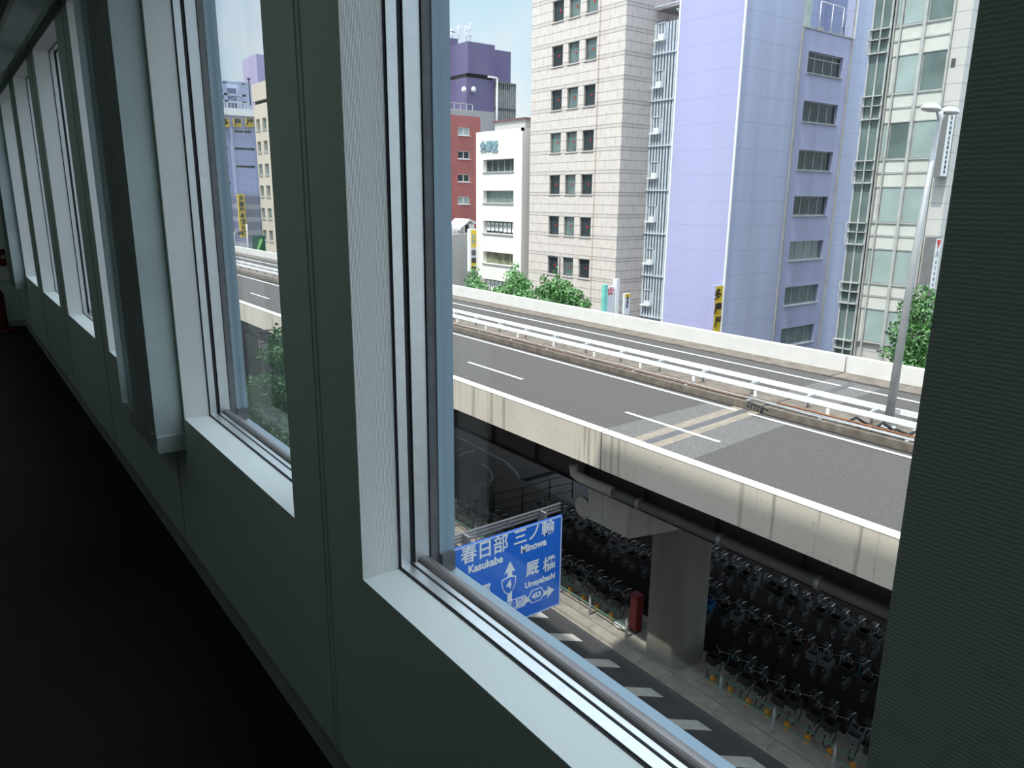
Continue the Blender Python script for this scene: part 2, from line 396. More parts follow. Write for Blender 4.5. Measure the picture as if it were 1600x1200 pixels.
# far end: extinguisher, placard, plant
fe = thing('fire_extinguisher', (0.42, 10.6, ZF), 'red fire extinguisher on a red stand against the end wall', 'fire extinguisher')
MB().lathe([(0.085, 0), (0.09, 0.03), (0.085, 0.05), (0.085, 0.40), (0.06, 0.46), (0.025, 0.49)], (0.42, 10.6, ZF+0.03), m_red).build('cylinder', fe)
MB().lathe([(0.02, 0), (0.02, 0.05)], (0.42, 10.6, ZF+0.52), m_black).box(0.36, 0.46, 10.59, 10.61, ZF+0.55, ZF+0.575, m_black).build('handle', fe)
MB().tube([(0.42, 10.6, ZF+0.54), (0.33, 10.58, ZF+0.50), (0.315, 10.56, ZF+0.3), (0.33, 10.55, ZF+0.15)], 0.012, m_black).build('hose', fe)
MB().lathe([(0.15, 0), (0.15, 0.015), (0.13, 0.03)], (0.42, 10.6, ZF), m_red).build('stand', fe)
fp = thing('safety_placard', (0.55, YE, -0.98), 'red square fire safety placard on the end wall', 'sign')
MB().box(0.44, 0.60, YE-0.012, YE, -0.86, -0.66, m_red).build('plate', fp)
MB().box(0.44, 0.60, YE-0.010, YE, -1.03, -0.88, m_white).build('notice', fp)
text('消火器', 0.05, m_white, fp, (0.52, YE-0.013, -0.76), ext=0.001)
pp = thing('potted_plant', (0.0, 10.4, ZF), 'dark spiky plant in a pot beside the fire extinguisher', 'plant')
MB().lathe([(0.09, 0), (0.12, 0.25), (0.12, 0.26), (0.10, 0.26)], (0.0, 10.4, ZF), m_black).build('pot', pp)
mb = MB(); rnd = random.Random(3)
for k in range(26):
    a = rnd.uniform(0, 6.28); r = rnd.uniform(0.12, 0.26); zt = rnd.uniform(0.3, 0.52)
    p0 = Vector((0.0, 10.4, ZF+0.25)); p1 = p0+Vector((math.cos(a)*r*.5, math.sin(a)*r*.5, zt-.05)); p2 = p0+Vector((math.cos(a)*r, math.sin(a)*r, zt-0.12))
    mb.tube([p0, p1, p2], [0.006, 0.008, 0.001], m_leafdk, 4)
mb.build('leaves', pp)
#@@PART2
# ------------------------------------------------------------------ street and elevated highway
G = -15.4
m_asph = M('street_asphalt', (0.06, 0.06, 0.066), 0.85, var=0.15, scale=3, bs=60, bstr=0.3)
m_deck = M('highway_asphalt', (0.088, 0.081, 0.077), 0.9, var=0.16, scale=14, bs=40, bstr=0.4)
m_patch = M('new_asphalt_patch', (0.135, 0.128, 0.124), 0.85, var=0.25, scale=18)
m_tan = M('joint_mortar', (0.25, 0.215, 0.17), 0.8, var=0.2, scale=5)
m_gut = M('gutter_concrete', (0.17, 0.145, 0.12), 0.85, var=0.3, scale=3)
m_line = M('road_paint', (0.85, 0.85, 0.83), 0.6, var=0.04)
m_zebra = M('worn_road_paint', (0.62, 0.62, 0.58), 0.7, var=0.12, scale=3)
m_faint = M('dull_road_paint', (0.10, 0.10, 0.10), 0.8)  # grey line paint, far darker than the other road markings
m_walk = M('sidewalk_concrete', (0.34, 0.31, 0.27), 0.85, var=0.22, scale=3)
m_kerb = M('kerb_concrete', (0.36, 0.33, 0.28), 0.85, var=0.22, scale=2.5)
m_dark = M('dark_gap', (0.015, 0.015, 0.015), 0.9)
m_girder = M('maroon_steel', (0.036, 0.024, 0.023), 0.6, var=0.2, scale=1)
m_steel = M('galvanised_steel', (0.45, 0.46, 0.47), 0.5, 0.3)
m_rail = M('white_rail_paint', (0.88, 0.88, 0.88), 0.4, var=0.02)
m_pipe = M('dark_pipe', (0.10, 0.092, 0.085), 0.5)
m_cable = M('brown_cable', (0.22, 0.13, 0.09), 0.6, var=0.3, scale=6)
m_rust = M('rusty_pipe', (0.28, 0.11, 0.05), 0.7, var=0.3, scale=5)
def barrier_mat():
    m, t, b = nodes('stained_barrier_concrete')
    base = mixc(t, ramp(t, noise(t, 0.6, 5), 0.3, 0.7), (0.60, 0.545, 0.465), (0.70, 0.64, 0.555))
    st = ramp(t, noise(t, 5.0, 4, (1, 1.0, 0.05)), 0.54, 0.68)
    area = ramp(t, noise(t, 0.35, 2, (1, 1, 0.01)), 0.46, 0.58)
    base = mixc(t, mathn(t, 'MULTIPLY', mathn(t, 'MULTIPLY', st, area), 0.8), base, (0.22, 0.19, 0.15))
    sp = ramp(t, noise(t, 9.0, 6), 0.66, 0.72)
    base = mixc(t, mathn(t, 'MULTIPLY', sp, 0.5), base, (0.25, 0.22, 0.18))
    t.links.new(base, b.inputs['Base Color']); b.inputs['Roughness'].default_value = 0.85
    return m
m_barr = barrier_mat()
m_cap = M('white_barrier_cap', (0.86, 0.85, 0.81), 0.7, var=0.05)
m_barrw = M('whitewashed_barrier', (0.74, 0.72, 0.69), 0.8, var=0.06, scale=1.5)
def pillar_mat(ca, cb):
    m, t, b = nodes('pillar_concrete')
    base = mixc(t, ramp(t, noise(t, 0.9, 5, (1, 1, 0.15)), 0.3, 0.7), ca, cb)
    st = ramp(t, noise(t, 2.2, 4, (1, 1, 0.08)), 0.6, 0.75)
    base = mixc(t, mathn(t, 'MULTIPLY', st, 0.6), base, (0.16, 0.14, 0.12))
    t.links.new(base, b.inputs['Base Color']); b.inputs['Roughness'].default_value = 0.85
    return m
m_pil = pillar_mat((0.34, 0.32, 0.28), (0.46, 0.435, 0.38)); m_colshade = pillar_mat((0.15, 0.14, 0.12), (0.24, 0.225, 0.19))  # same concrete; the column copy is darkened for shade under the deck

struct(MB().box(XO, 16.95, -40, 220, G-0.2, G, m_asph).build('street'))
mb = MB(); mb.box(-1, 260, -40, 320, G-0.6, G-0.21, m_asph); struct(mb.build('ground'))
mb = MB().box(17.42, 29.6, -10, 26.2, G-0.1, G+0.14, m_walk)
struct(mb.build('sidewalk_median'))
struct(MB().box(29.6, 36.5, -40, 220, G-0.1, G+0.02, m_asph).build('street_far'))
struct(MB().box(17.42, 29.6, 31, 220, G-0.1, G+0.02, M('shaded_crossing_asphalt', (0.022, 0.021, 0.021), 0.9)).build('street_crossing'))  # asphalt colour lowered for the shade under the deck
struct(MB().box(17.42, 19.6, 26.2, 31, G-0.1, G+0.14, m_walk).build('sidewalk_corner'))
struct(MB().box(36.5, 42, -40, 220, G-0.1, G+0.15, m_walk).build('sidewalk_far'))
mb = MB().box(16.95, 17.36, -10, 60, G-0.1, G+0.15, m_kerb).box(16.88, 16.95, -10, 60, G, G+0.012, m_kerb)
for k in range(36): mb.box(16.949, 17.361, -9+k*1.9, -8.99+k*1.9, G, G+0.151, m_dark)
mb.box(17.36, 17.42, -10, 60, G-0.1, G+0.10, m_dark)
struct(mb.build('kerb'))
z_ = thing('road_marking', (15.4, 10, G), 'white slanted zebra stripes painted on the dark street beside the kerb', 'road marking')
for k in range(14):
    y = 15.89 + (k-9)*1.905 + 1.9*4
    MB().prism([(16.36, y), (14.3, y+1.75), (14.3, y+1.22), (16.36, y-0.56)], 'z', G, G+0.006, m_zebra).build('stripe', z_)
# curved markings on the crossing road below the highway
struct(MB().box(19.6, 24, 26.2, 31, G-0.1, G+0.14, M('shaded_island', (0.03, 0.028, 0.026), 0.9)).build('island'))  # shade below the deck is put into the island's colour
mk = thing('lane_marking', (24, 34, G+0.02), 'faint curved white lines on the dark road under the highway', 'road marking')
def strip_path(pts, wd, z, m, name, parent, h=0.005):
    mb = MB()
    for a, b in zip(pts[:-1], pts[1:]):
        a = Vector(a); b = Vector(b); d = (b-a).normalized(); n_ = Vector((-d.y, d.x))*wd/2
        mb.prism([tuple(a-n_), tuple(b-n_), tuple(b+n_), tuple(a+n_)], 'z', z, z+h, m)
    return mb.build(name, parent)
q = [onZ(*p, G) for p in ((700, 675), (790, 722), (808, 740), (812, 755), (805, 768), (795, 778))]
strip_path([(p.x, p.y) for p in q], 0.16, G+0.02, m_faint, 'painted_line', mk)
q = [onZ(*p, G) for p in ((752, 725), (766, 735), (770, 747), (764, 757), (748, 764))]
strip_path([(p.x, p.y) for p in q], 0.16, G+0.02, m_faint, 'painted_line', mk)
for p0, p1 in (((700, 708), (722, 701)), ((715, 714), (733, 705)), ((735, 708), (742, 704))):
    a, b = onZ(*p0, G), onZ(*p1, G); strip_path([(a.x, a.y), (b.x, b.y)], 0.2, G+0.02, m_faint, 'painted_line', mk)

ZD, ZB = -6.7, -6.0
Y0, Y1, YJ = -12, 240, 13.55
hw = thing('elevated_highway', (20.7, YJ, -8.5), 'elevated highway with grey asphalt deck and pale concrete barriers crossing the whole view', 'highway')
mb = MB()
for a, b in ((Y0, YJ-0.01), (YJ+0.01, Y1)):
    mb.box(13.35, 28.6, a, b, ZD-0.34, ZD-0.03, m_gut); mb.box(13.55, 20.35, a, b, ZD-0.03, ZD, m_deck); mb.box(22.3, 27.0, a, b, ZD-0.03, ZD, m_deck)
mb.build('deck', hw)
segs = [Y0, 13.55, 44.6, 66, 88, 110, 132, 154, 176, 198, 220, Y1]
for a, b in zip(segs[:-1], segs[1:]):
    mb = MB(); 
    mb.prism([(13.28, -7.06), (13.55, -7.06), (13.62, ZD), (13.52, ZB-0.02), (13.28, ZB-0.02)], 'y', a+0.03, b-0.03, m_barr)
    mb.box(13.27, 13.56, a+0.03, b-0.03, ZB-0.02, ZB, m_cap); mb.build('barrier', hw)
for a, b in zip([Y0, 15.05, 44.6, 66, 88, 110, 132, 154, 176, 198, 220], [15.05, 44.6, 66, 88, 110, 132, 154, 176, 198, 220, Y1]):
    mb = MB(); mb.box(28.1, 28.4, a+0.03, b-0.03, -7.1, ZB, m_barrw); mb.box(27.02, 28.1, a+0.03, b-0.03, ZD-0.03, ZD+0.05, m_gut)
    mb.box(27.0, 27.12, a, b, ZD, ZD+0.004, m_dark); mb.build('barrier', hw)
for (x, za, zb) in ((14.6, -8.35, -7.04), (16.1, -8.35, -7.04), (19.2, -8.35, -7.04), (22.3, -8.35, -7.04), (25.3, -8.35, -7.04), (27.4, -8.35, -7.04)):
    mb = MB().box(x-0.01, x+0.01, Y0, Y1, za, zb, m_girder).box(x-0.2, x+0.2, Y0, Y1, za-0.03, za, m_girder)
    for k in range(40): mb.box(x-0.14, x+0.14, Y0+1+k*2.4, Y0+1.02+k*2.4, za, zb, m_girder)
    mb.build('girder', hw)
# joint area: patched asphalt, mortar and comb joint, near and far carriageway
def quad_slab(mb, pts, z, m, h=0.004): mb.prism(pts, 'z', z, z+h, m)
mb = MB()
quad_slab(mb, [(13.6, 11.85), (20.0, 12.35), (20.0, 15.35), (13.6, 15.25)], ZD, m_patch)
quad_slab(mb, [(22.6, 12.6), (26.8, 12.9), (26.8, 14.9), (22.6, 14.7)], ZD, m_patch)
mb.build('asphalt_patch', hw)
mb = MB()
quad_slab(mb, [(13.6, 13.02), (20.4, 13.58), (20.4, 14.6), (13.6, 14.05)], ZD+0.004, m_tan)
mb.build('joint_mortar', hw)
mb = MB()
quad_slab(mb, [(13.6, 13.36), (20.4, 13.92), (20.4, 14.2), (13.6, 13.66)], ZD+0.008, M('joint_steel', (0.10, 0.10, 0.105), 0.5))
quad_slab(mb, [(22.3, 13.45), (27.0, 13.85), (27.0, 14.1), (22.3, 13.7)], ZD+0.008, mb.mats[0])
mb.build('expansion_joint', hw)
def dash(x, y0, y1, wd=0.13): return MB().box(x-wd/2, x+wd/2, y0, y1, ZD+0.012, ZD+0.017, m_line).build('lane_line', hw)
for k in range(-2, 24):
    if 12.5+k*9 > -10: dash(16.88, 12.45+k*9.15, 16.15+k*9.15)
dash(20.02, Y0, 13.75, 0.14); dash(20.02, 14.2, Y1, 0.14); dash(26.0, Y0, 13.7, 0.14); dash(26.0, 14.05, Y1, 0.14); dash(26.0, 14, 14.01)
# median: kerb, cables, guard rails
MB().box(20.45, 22.25, Y0, YJ-0.03, ZD-0.03, ZD+0.24, m_gut).box(20.45, 22.25, YJ+0.03, Y1, ZD-0.03, ZD+0.24, m_gut).box(20.35, 20.45, Y0, Y1, ZD, ZD+0.006, m_dark).build('median_kerb', hw)
gr = thing('guard_rail', (21.5, 15, ZD+0.24), 'long white double guard rail along the highway median', 'guard rail')
for x in (20.98, 22.02):
    pr = [(x-0.035, -6.14), (x-0.035, -5.99), (x-0.01, -5.97), (x+0.035, -5.99), (x+0.035, -6.14), (x+0.01, -6.15)]
    for a, b in zip(range(-12, 240, 18), range(6, 258, 18)):
        MB().prism(pr, 'y', a+0.01, b-0.01, m_rail).build('beam', gr)
for k in range(-5, 44):
    MB().tube([(21.5, k*2.1, ZD+0.24), (21.5, k*2.1, -6.02)], 0.045, m_steel, 8).box(21.15, 21.84, k*2.1-0.03, k*2.1+0.03, -6.14, -6.06, m_steel).build('post', gr)
cb = thing('cable_bundle', (20.75, 13, ZD+0.24), 'brown and grey cables and pipes running along the median kerb in brackets', 'cables')
for i, (x, z, m, ya, yb) in enumerate([(20.62, 0.30, m_cable, 14.3, 120), (20.70, 0.33, m_steel, -10, 120), (20.79, 0.34, m_cable, 14.3, 120), (20.88, 0.32, m_tan, -10, 120), (20.70, 0.40, m_rust, 8.8, 13.2), (20.62, 0.31, m_steel, -10, 13.6)]):
    pts = []; rnd = random.Random(i); n_ = int((yb-ya)/1.5)
    for k in range(n_+1): pts.append((x+rnd.uniform(-.02, .02), ya+(yb-ya)*k/n_, ZD+z+rnd.uniform(-.012, .012)))
    MB().tube(pts, 0.028, m, 6).build('cable', cb)
for k in range(-1, 22):
    y = 1.2+k*2.6
    MB().box(20.52, 20.98, y-0.05, y+0.05, ZD+0.24, ZD+0.28, m_steel).box(20.93, 20.98, y-0.05, y+0.05, ZD+0.28, ZD+0.52, m_rail).build('bracket', cb)
# gap with rubber boot on the median at the joint
mb = MB()
for k in range(5):
    p = onZ(1172+k*5, 634+k*2, ZD+0.3); mb.tube([(p.x-.1, p.y, ZD+.26), (p.x, p.y+.1, ZD+.42), (p.x+.15, p.y-.1, ZD+.3)], 0.03, m_rub, 6)
mb.build('rubber_hose', cb)
mb = MB(); 
for k, (y, a) in enumerate(((10.9, .3), (10.5, .1), (10.1, .35), (9.7, .2), (9.2, .3))): mb.tube([(20.7, y, ZD+.26), (20.95, y-.2, ZD+.26+a*.7), (21.1, y-.5, ZD+.28)], 0.045, m_rub, 6)
mb.build('rubber_hose', cb)
# drain pipe below the near edge
dp = thing('drain_pipe', (14.2, 11, -8.2), 'thick dark drain pipe hanging along the steel girder under the highway edge', 'pipe')
PXX, PZ = 14.2, -8.06
MB().tube([(PXX, 15.3, PZ), (PXX, 12.2, PZ), (PXX, -8, PZ)], 0.14, m_pipe, 12).build('pipe', dp)
mb = MB(); mb.tube([(PXX, 13.9, PZ), (PXX, 15.3, PZ), (PXX, 15.55, PZ+0.05), (PXX, 15.6, PZ+0.3)], 0.155, m_pil, 10); mb.build('elbow', dp)
for y in (12.9, 10.2, 7.6, 5.0, 2.2): MB().tube([(PXX, y-0.06, PZ), (PXX, y+0.06, PZ)], 0.165, m_aludk, 12).build('collar', dp)

# pillars
def pillar(yc, label, full=True):
    r = thing('highway_pillar', (18.6, yc, G), label, 'pillar')
    c = 0.28; x0, x1, y0, y1 = 17.5, 19.1, yc-0.82, yc+0.82
    poly = [(x0, y0+c), (x0+c, y0), (x1-c, y0), (x1, y0+c), (x1, y1-c), (x1-c, y1), (x0+c, y1), (x0, y1-c)]
    MB().prism(poly, 'z', G, -9.5, m_colshade).build('column', r)
    MB().prism([(14.8, -8.50), (14.8, -9.62), (17.4, -10.0), (19.3, -10.0), (27.0, -9.7), (27.0, -8.50)], 'y', yc-0.88, yc+0.88, m_pil).build('cross_beam', r)
    for x in (14.95, 16.1, 19.2, 22.3, 25.3): MB().box(x-0.2, x+0.2, yc-0.5, yc+0.5, -8.50, -8.36, m_dark).build('bearing', r)
    return r
pillar(14.68, 'concrete highway pillar with stained cross beam, standing beside the kerb and the parked bicycles')
pillar(44.6, 'pale concrete pillar head under the highway, half hidden by the leafy street tree')
tk = thing('round_plate', (14.6, 15.85, -9.4), 'round pale disc at the end of the pillar cross beam', 'disc')
p = onX(912, 792, 15.0); MB().tube([(14.93, p.y, p.z), (15.05, p.y, p.z)], 0.33, m_pil, 20).build('disc', tk)
MB().tube([(15.05, p.y, p.z), (15.05, 15.5, p.z)], 0.05, m_steel, 6).build('bracket', tk)
# far pillars of the highway seen darkly
# lamp post
lp = thing('street_lamp', (21.48, 10.0, ZD+0.24), 'tall grey double-headed lamp post standing on the highway median', 'lamp post')
base = Vector((21.48, 10.0, ZD+0.24)); topp = onY(1471, 172, 10.0); mid = onY(1429, 400, 10.0)
mid2 = base.lerp(mid, 0.5); 
MB().tube([base, mid, topp], [0.13, 0.095, 0.06], m_steel, 12).build('pole', lp)
MB().tube([base, base+Vector((0, 0, 0.05))], 0.22, m_steel, 12).build('base_plate', lp)
for sx, ln in ((-1, 0.92), (1, 0.80)):
    c0 = topp + Vector((sx*0.12, 0, -0.02)); 
    mb = MB(); NS = 10
    for (zz, sc_, mm) in ((0, 1, m_rail),):
        ringz = []
        prof = [(0.0, 0.02, 0.02), (0.08, 0.10, 0.09), (0.3, 0.17, 0.15), (0.6, 0.19, 0.16), (0.85, 0.14, 0.10), (1.0, 0.02, 0.02)]
        vs = []
        for (u_, wy, hz) in prof:
            for a in range(12):
                th = 2*math.pi*a/12; zz_ = math.sin(th)*hz if math.sin(th) > 0 else math.sin(th)*hz*0.45
                vs.append((c0.x+sx*u_*ln, c0.y+math.cos(th)*wy, c0.z+zz_))
        i0 = len(mb.v); mb.v += vs; k = mb._m(m_rail); k2 = mb._m(m_steel)
        for j in range(len(prof)-1):
            for a in range(12):
                b = (a+1) % 12; mb.f.append((i0+j*12+a, i0+j*12+b, i0+(j+1)*12+b, i0+(j+1)*12+a)); mb.mi.append(k if a < 6 else k2); mb.sm.append(True)
    mb.build('lamp_head', lp)
    MB().tube([topp+Vector((0, 0, -0.35)), c0+Vector((sx*0.15, 0, 0))], 0.03, m_steel, 8).build('arm', lp)
# small pipe bundle on the pole top

# ------------------------------------------------------------------ blue direction sign
S = 13.2
m_sblue = M('sign_blue', (0.015, 0.15, 0.66), 0.45, var=0.04)
m_sw = M('sign_white', (0.80, 0.82, 0.84), 0.5, var=0.02)
def sp(px, py, d=0): return onY(px, py, S-d)
tl, tr = sp(707, 863), sp(881, 800); br = sp(873, 945)
X0, X1, ZT, ZBt = tl.x, (tr.x+br.x)/2, (tl.z+tr.z)/2, br.z
sg = thing('road_sign', (X0, S, ZBt), 'large blue Japanese direction sign with white letters hung over the street', 'road sign')
MB().box(X0, X1, S, S+0.04, ZBt, ZT, m_sblue).build('panel', sg)
mb = MB(); t_ = 0.025; q_ = S-0.004; g = 0.015
mb.box(X0+g, X1-g, q_, S, ZT-g-t_, ZT-g, m_sw).box(X0+g, X1-g, q_, S, ZBt+g, ZBt+g+t_, m_sw).box(X0+g, X0+g+t_, q_, S, ZBt+g, ZT-g, m_sw).box(X1-g-t_, X1-g, q_, S, ZBt+g, ZT-g, m_sw)
mb.build('border', sg)
def sc_(px, py): p = sp(px, py, 0.004); return p
def stxt(s, px, py, size, stretch=1.0, bold=0.0, m=None, nm='lettering', d=0.005):
    p = sc_(px, py); return text(s, size, m or m_sw, sg, (p.x, S-d, p.z), name=nm, bold=bold, ext=0.002, stretch=stretch)
stxt('春日部', 758, 860, 0.47, 0.98, 0.007); stxt('Kasukabe', 759, 882, 0.275, 0.95, 0.010)
stxt('三ノ輪', 835, 833, 0.44, 1.0, 0.007); stxt('Minowa', 834, 853, 0.27, 0.95, 0.010)
stxt('厩', 832, 889, 0.43, 1.0, 0.007); stxt('橋', 858, 882, 0.43, 1.0, 0.007); stxt('Umayabashi', 844, 907, 0.225, 0.92, 0.008)
stxt('本郷', 744, 932, 0.43, 1.0, 0.007); stxt('Hongo', 744, 955, 0.25, 0.95, 0.008)
# arrows
p = sc_(797, 877); ax = p.x; az = p.z
mb = MB(); rz = sc_(795, 962).z
mb.prism([(ax, az), (ax+0.17, az-0.31), (ax+0.07, az-0.27), (ax+0.07, rz), (ax-0.07, rz), (ax-0.07, az-0.27), (ax-0.17, az-0.31)], 'y', S-0.003, S, m_sw)
mb.build('arrow', sg)
pr_ = sc_(866, 921); rx = pr_.x; rz2 = pr_.z
mb = MB(); lx = X0+0.2
mb.prism([(rx, rz2), (rx-0.25, rz2+0.18), (rx-0.20, rz2+0.06), (lx+.2, rz2+0.06), (lx+.25, rz2+0.18), (lx, rz2), (lx+.25, rz2-0.18), (lx+.2, rz2-0.06), (rx-0.20, rz2-0.06), (rx-0.25, rz2-0.18)], 'y', S-0.003, S, m_sw)
mb.build('arrow', sg)
# route shield
def shield(cx, cz, k, m, y):
    pts = [(-0.2, 0.15), (-0.13, 0.185), (0, 0.2), (0.13, 0.185), (0.2, 0.15), (0.185, 0.0), (0.11, -0.15), (0, -0.24), (-0.11, -0.15), (-0.185, 0.0)]
    return MB().prism([(cx+a*k, cz+b*k) for a, b in pts], 'y', y, S, m)
pc = sc_(795, 914)
shield(pc.x, pc.z, 1.15, m_sw, S-0.006).build('shield', sg); shield(pc.x, pc.z, 1.0, m_sblue, S-0.009).build('shield', sg)
text('4', 0.30, m_sw, sg, (pc.x, S-0.011, pc.z), bold=0.012, ext=0.002)
ph = sc_(838, 930)
def hexa(cx, cz, k, m, y): return MB().prism([(cx-0.25*k, cz), (cx-0.15*k, cz+0.165*k), (cx+0.15*k, cz+0.165*k), (cx+0.25*k, cz), (cx+0.15*k, cz-0.165*k), (cx-0.15*k, cz-0.165*k)], 'y', y, S, m)
hexa(ph.x, ph.z, 1.1, m_sw, S-0.006).build('route_hexagon', sg); hexa(ph.x, ph.z, 0.96, m_sblue, S-0.009).build('route_hexagon', sg)
text('453', 0.20, m_sw, sg, (ph.x, S-0.011, ph.z), bold=0.008, ext=0.002)
pw = sc_(797, 947)
MB().box(pw.x-0.50, pw.x+0.46, S-0.006, S, pw.z-0.15, pw.z+0.15, m_sw).build('name_plate', sg)
mb = MB(); mb.prism([(pw.x+0.46, pw.z+0.15), (pw.x+0.58, pw.z), (pw.x+0.46, pw.z-0.15)], 'y', S-0.006, S, m_sw); mb.build('name_plate', sg)
MB().box(pw.x-0.48, pw.x+0.44, S-0.008, S, pw.z-0.13, pw.z+0.13, m_sblue).build('name_plate', sg)
MB().box(pw.x-0.46, pw.x+0.42, S-0.010, S, pw.z-0.115, pw.z+0.115, m_sw).build('name_plate', sg)
text('春日通り', 0.225, m_sblue, sg, (pw.x-0.02, S-0.012, pw.z), bold=0.004, ext=0.001, stretch=0.95)
# gantry arms behind the sign
ga = thing('sign_gantry', (2.6, S+0.25, G), 'dark steel lattice arm carrying the blue direction sign over the street', 'sign gantry')
zs_ = [onY(875, y, S+0.3).z for y in (787, 792, 797)]; xe = onY(875, 790, S+0.3).x
for k, z in enumerate(zs_): MB().tube([(2.6, S+0.3, z), (xe, S+0.3, z)], 0.032, m_aludk, 8).build('arm', ga)
MB().tube([(2.6, S+0.3, G), (2.6, S+0.3, zs_[0]+0.4)], 0.14, m_aludk, 12).build('pole', ga)
k = 0; x = xe-0.4
while x > 3.2:
    MB().tube([(x, S+0.3, zs_[0]), (x-0.1, S+0.3, zs_[2])], 0.016, m_aludk, 6).tube([(x-0.1, S+0.3, zs_[2]), (x-0.5, S+0.3, zs_[0])], 0.012, m_aludk, 6).build('lacing', ga); x -= 1.0
for x in (X0+0.5, X1-0.5): MB().box(x-0.03, x+0.03, S+0.04, S+0.34, ZBt+0.3, zs_[0], m_aludk).build('hanger', ga)
#@@PART3
# ------------------------------------------------------------------ buildings across the street
m_pane = M('dark_window_glass', (0.03, 0.042, 0.046), 0.15, spec=0.35, var=0.4, scale=0.5)
m_panel = M('pale_green_blind_glass', (0.36, 0.45, 0.43), 0.12, spec=0.8, var=0.12, scale=0.8)
m_panem = M('mid_green_glass', (0.13, 0.18, 0.17), 0.08, spec=0.8, var=0.3, scale=0.6)
m_curt = M('curtained_window', (0.20, 0.21, 0.12), 0.25, var=0.5, scale=1.2)
m_wf = M('window_frame_grey', (0.42, 0.42, 0.40), 0.5, 0.2)
m_wfd = M('window_frame_dark', (0.10, 0.10, 0.10), 0.5)
m_roof = M('roof_grey', (0.38, 0.37, 0.36), 0.8)
m_yel = M('sign_yellow', (0.80, 0.55, 0.03), 0.5, var=0.05)
m_ink = M('sign_ink', (0.02, 0.02, 0.02), 0.5)
m_redp = M('red_paint', (0.65, 0.03, 0.03), 0.5)
m_flower = M('pink_flower_paint', (0.75, 0.12, 0.18), 0.5)
def PX(px, py, X=42): return onX(px, py, X)
def shell(root, name, x0, x1, y0, y1, z0, z1, mat, hx=(), hy=(), dep=0.15, mj=None, roof=None):
    mb = MB(); hx = list(hx); hy = list(hy)
    grid(mb, 'X', x0, y0, y1, z0, z1, hx, dep, mat, mj); grid(mb, 'Y', y0, x0, x1, z0, z1, hy, dep, mat, mj)
    mb.face([(x1, y0, z0), (x1, y1, z0), (x1, y1, z1), (x1, y0, z1)], mat); mb.face([(x0, y1, z0), (x0, y1, z1), (x1, y1, z1), (x1, y1, z0)], mat)
    mb.face([(x0, y0, z1), (x1, y0, z1), (x1, y1, z1), (x0, y1, z1)], roof or m_roof)
    return mb.build(name, root)
def bwin(root, axis, c, h, dep=0.15, nm=1, fr=None, gl=None, t=0.05, hb=0, sill=0.0, tm=None):
    """a window filling hole h of a facade: frame with mullions, pane as a sub-part"""
    fr = fr or m_wf; gl = gl or m_pane; a, b, z, q = h; d0, d1 = c+dep-0.06, c+dep
    def bx(mb, u0, u1, z0, z1, p0, p1, m):
        if axis == 'X': mb.box(p0, p1, u0, u1, z0, z1, m)
        else: mb.box(u0, u1, p0, p1, z0, z1, m)
    mb = MB()
    bx(mb, a, a+t, z, q, d0, d1, fr); bx(mb, b-t, b, z, q, d0, d1, fr); bx(mb, a+t, b-t, z, z+t, d0, d1, fr); bx(mb, a+t, b-t, q-t, q, d0, d1, fr)
    for k in range(1, nm): u = a+(b-a)*k/nm; bx(mb, u-t/2, u+t/2, z+t, q-t, d0, d1, fr)
    if hb: zz = z+(q-z)*hb; bx(mb, a+t, b-t, zz-t/2, zz+t/2, d0-0.002, d1, fr)
    if sill: bx(mb, a-0.05, b+0.05, z-sill, z, c-0.10, c, fr)
    f = mb.build('window', root)
    mb = MB(); bx(mb, a+t*.5, b-t*.5, z+t*.5, q-t*.5, d1-0.03, d1-0.012, gl); mb.build('pane', f)
    return f

# --- pale stone tower
m_stone = stone_mat('pale_stone_cladding', (0.70, 0.61, 0.56), (0.76, 0.675, 0.62), (0.33, 0.30, 0.28), 3.36, -3.16+15.4)
root = thing('stone_tower', (47, 47, G), 'tall beige stone-clad office tower with rows of three small square windows', 'building')
rows = [-3.06+3.36*k for k in range(-1, 6)]; cols = [(PX(873, 352).y, PX(857, 352).y), (PX(897, 350).y, PX(881, 350).y), (PX(923, 347).y, PX(906, 347).y)]
hx = [(a, b, z, z+1.55) for z in rows for a, b in cols]
gx = [(43.6, 46.4, -8.75, -7.3)]
shell(root, 'facade', 42, 58, 42.04, 53.07, G, 19, m_stone, hx+[(45.2, 47.6, G+0.15, -8.6)], (), 0.22)
rnd = random.Random(5)
m_tri = m_redp
for i, h in enumerate(hx):
    g_ = m_panem if (i % 3 == 1 or rnd.random() < .3) else m_pane
    wn = bwin(root, 'X', 42, h, 0.22, 1, m_wfd, g_, 0.07, sill=0.0)
    mb = MB(); a, b, z, q = h
    mb.box(41.93, 42.0, a-0.08, b+0.08, z-0.1, z, m_stone).box(41.95, 42.0, a-0.06, b+0.06, q, q+0.06, m_wf); mb.build('ledge', wn)
    cy, cz = (a+b)/2-0.1, (z+q)/2
    MB().prism([(cy-0.11, cz+0.09), (cy+0.11, cz+0.09), (cy, cz-0.12)], 'x', 42.16, 42.175, m_redp).build('entry_mark', wn)
MB().box(42.16, 42.2, 45.2, 47.6, G+0.15, -8.6, m_pane).build('shopfront', root)
MB().box(41.86, 42.0, 44.72, 44.84, G, 19, m_stone).build('pilaster', root)

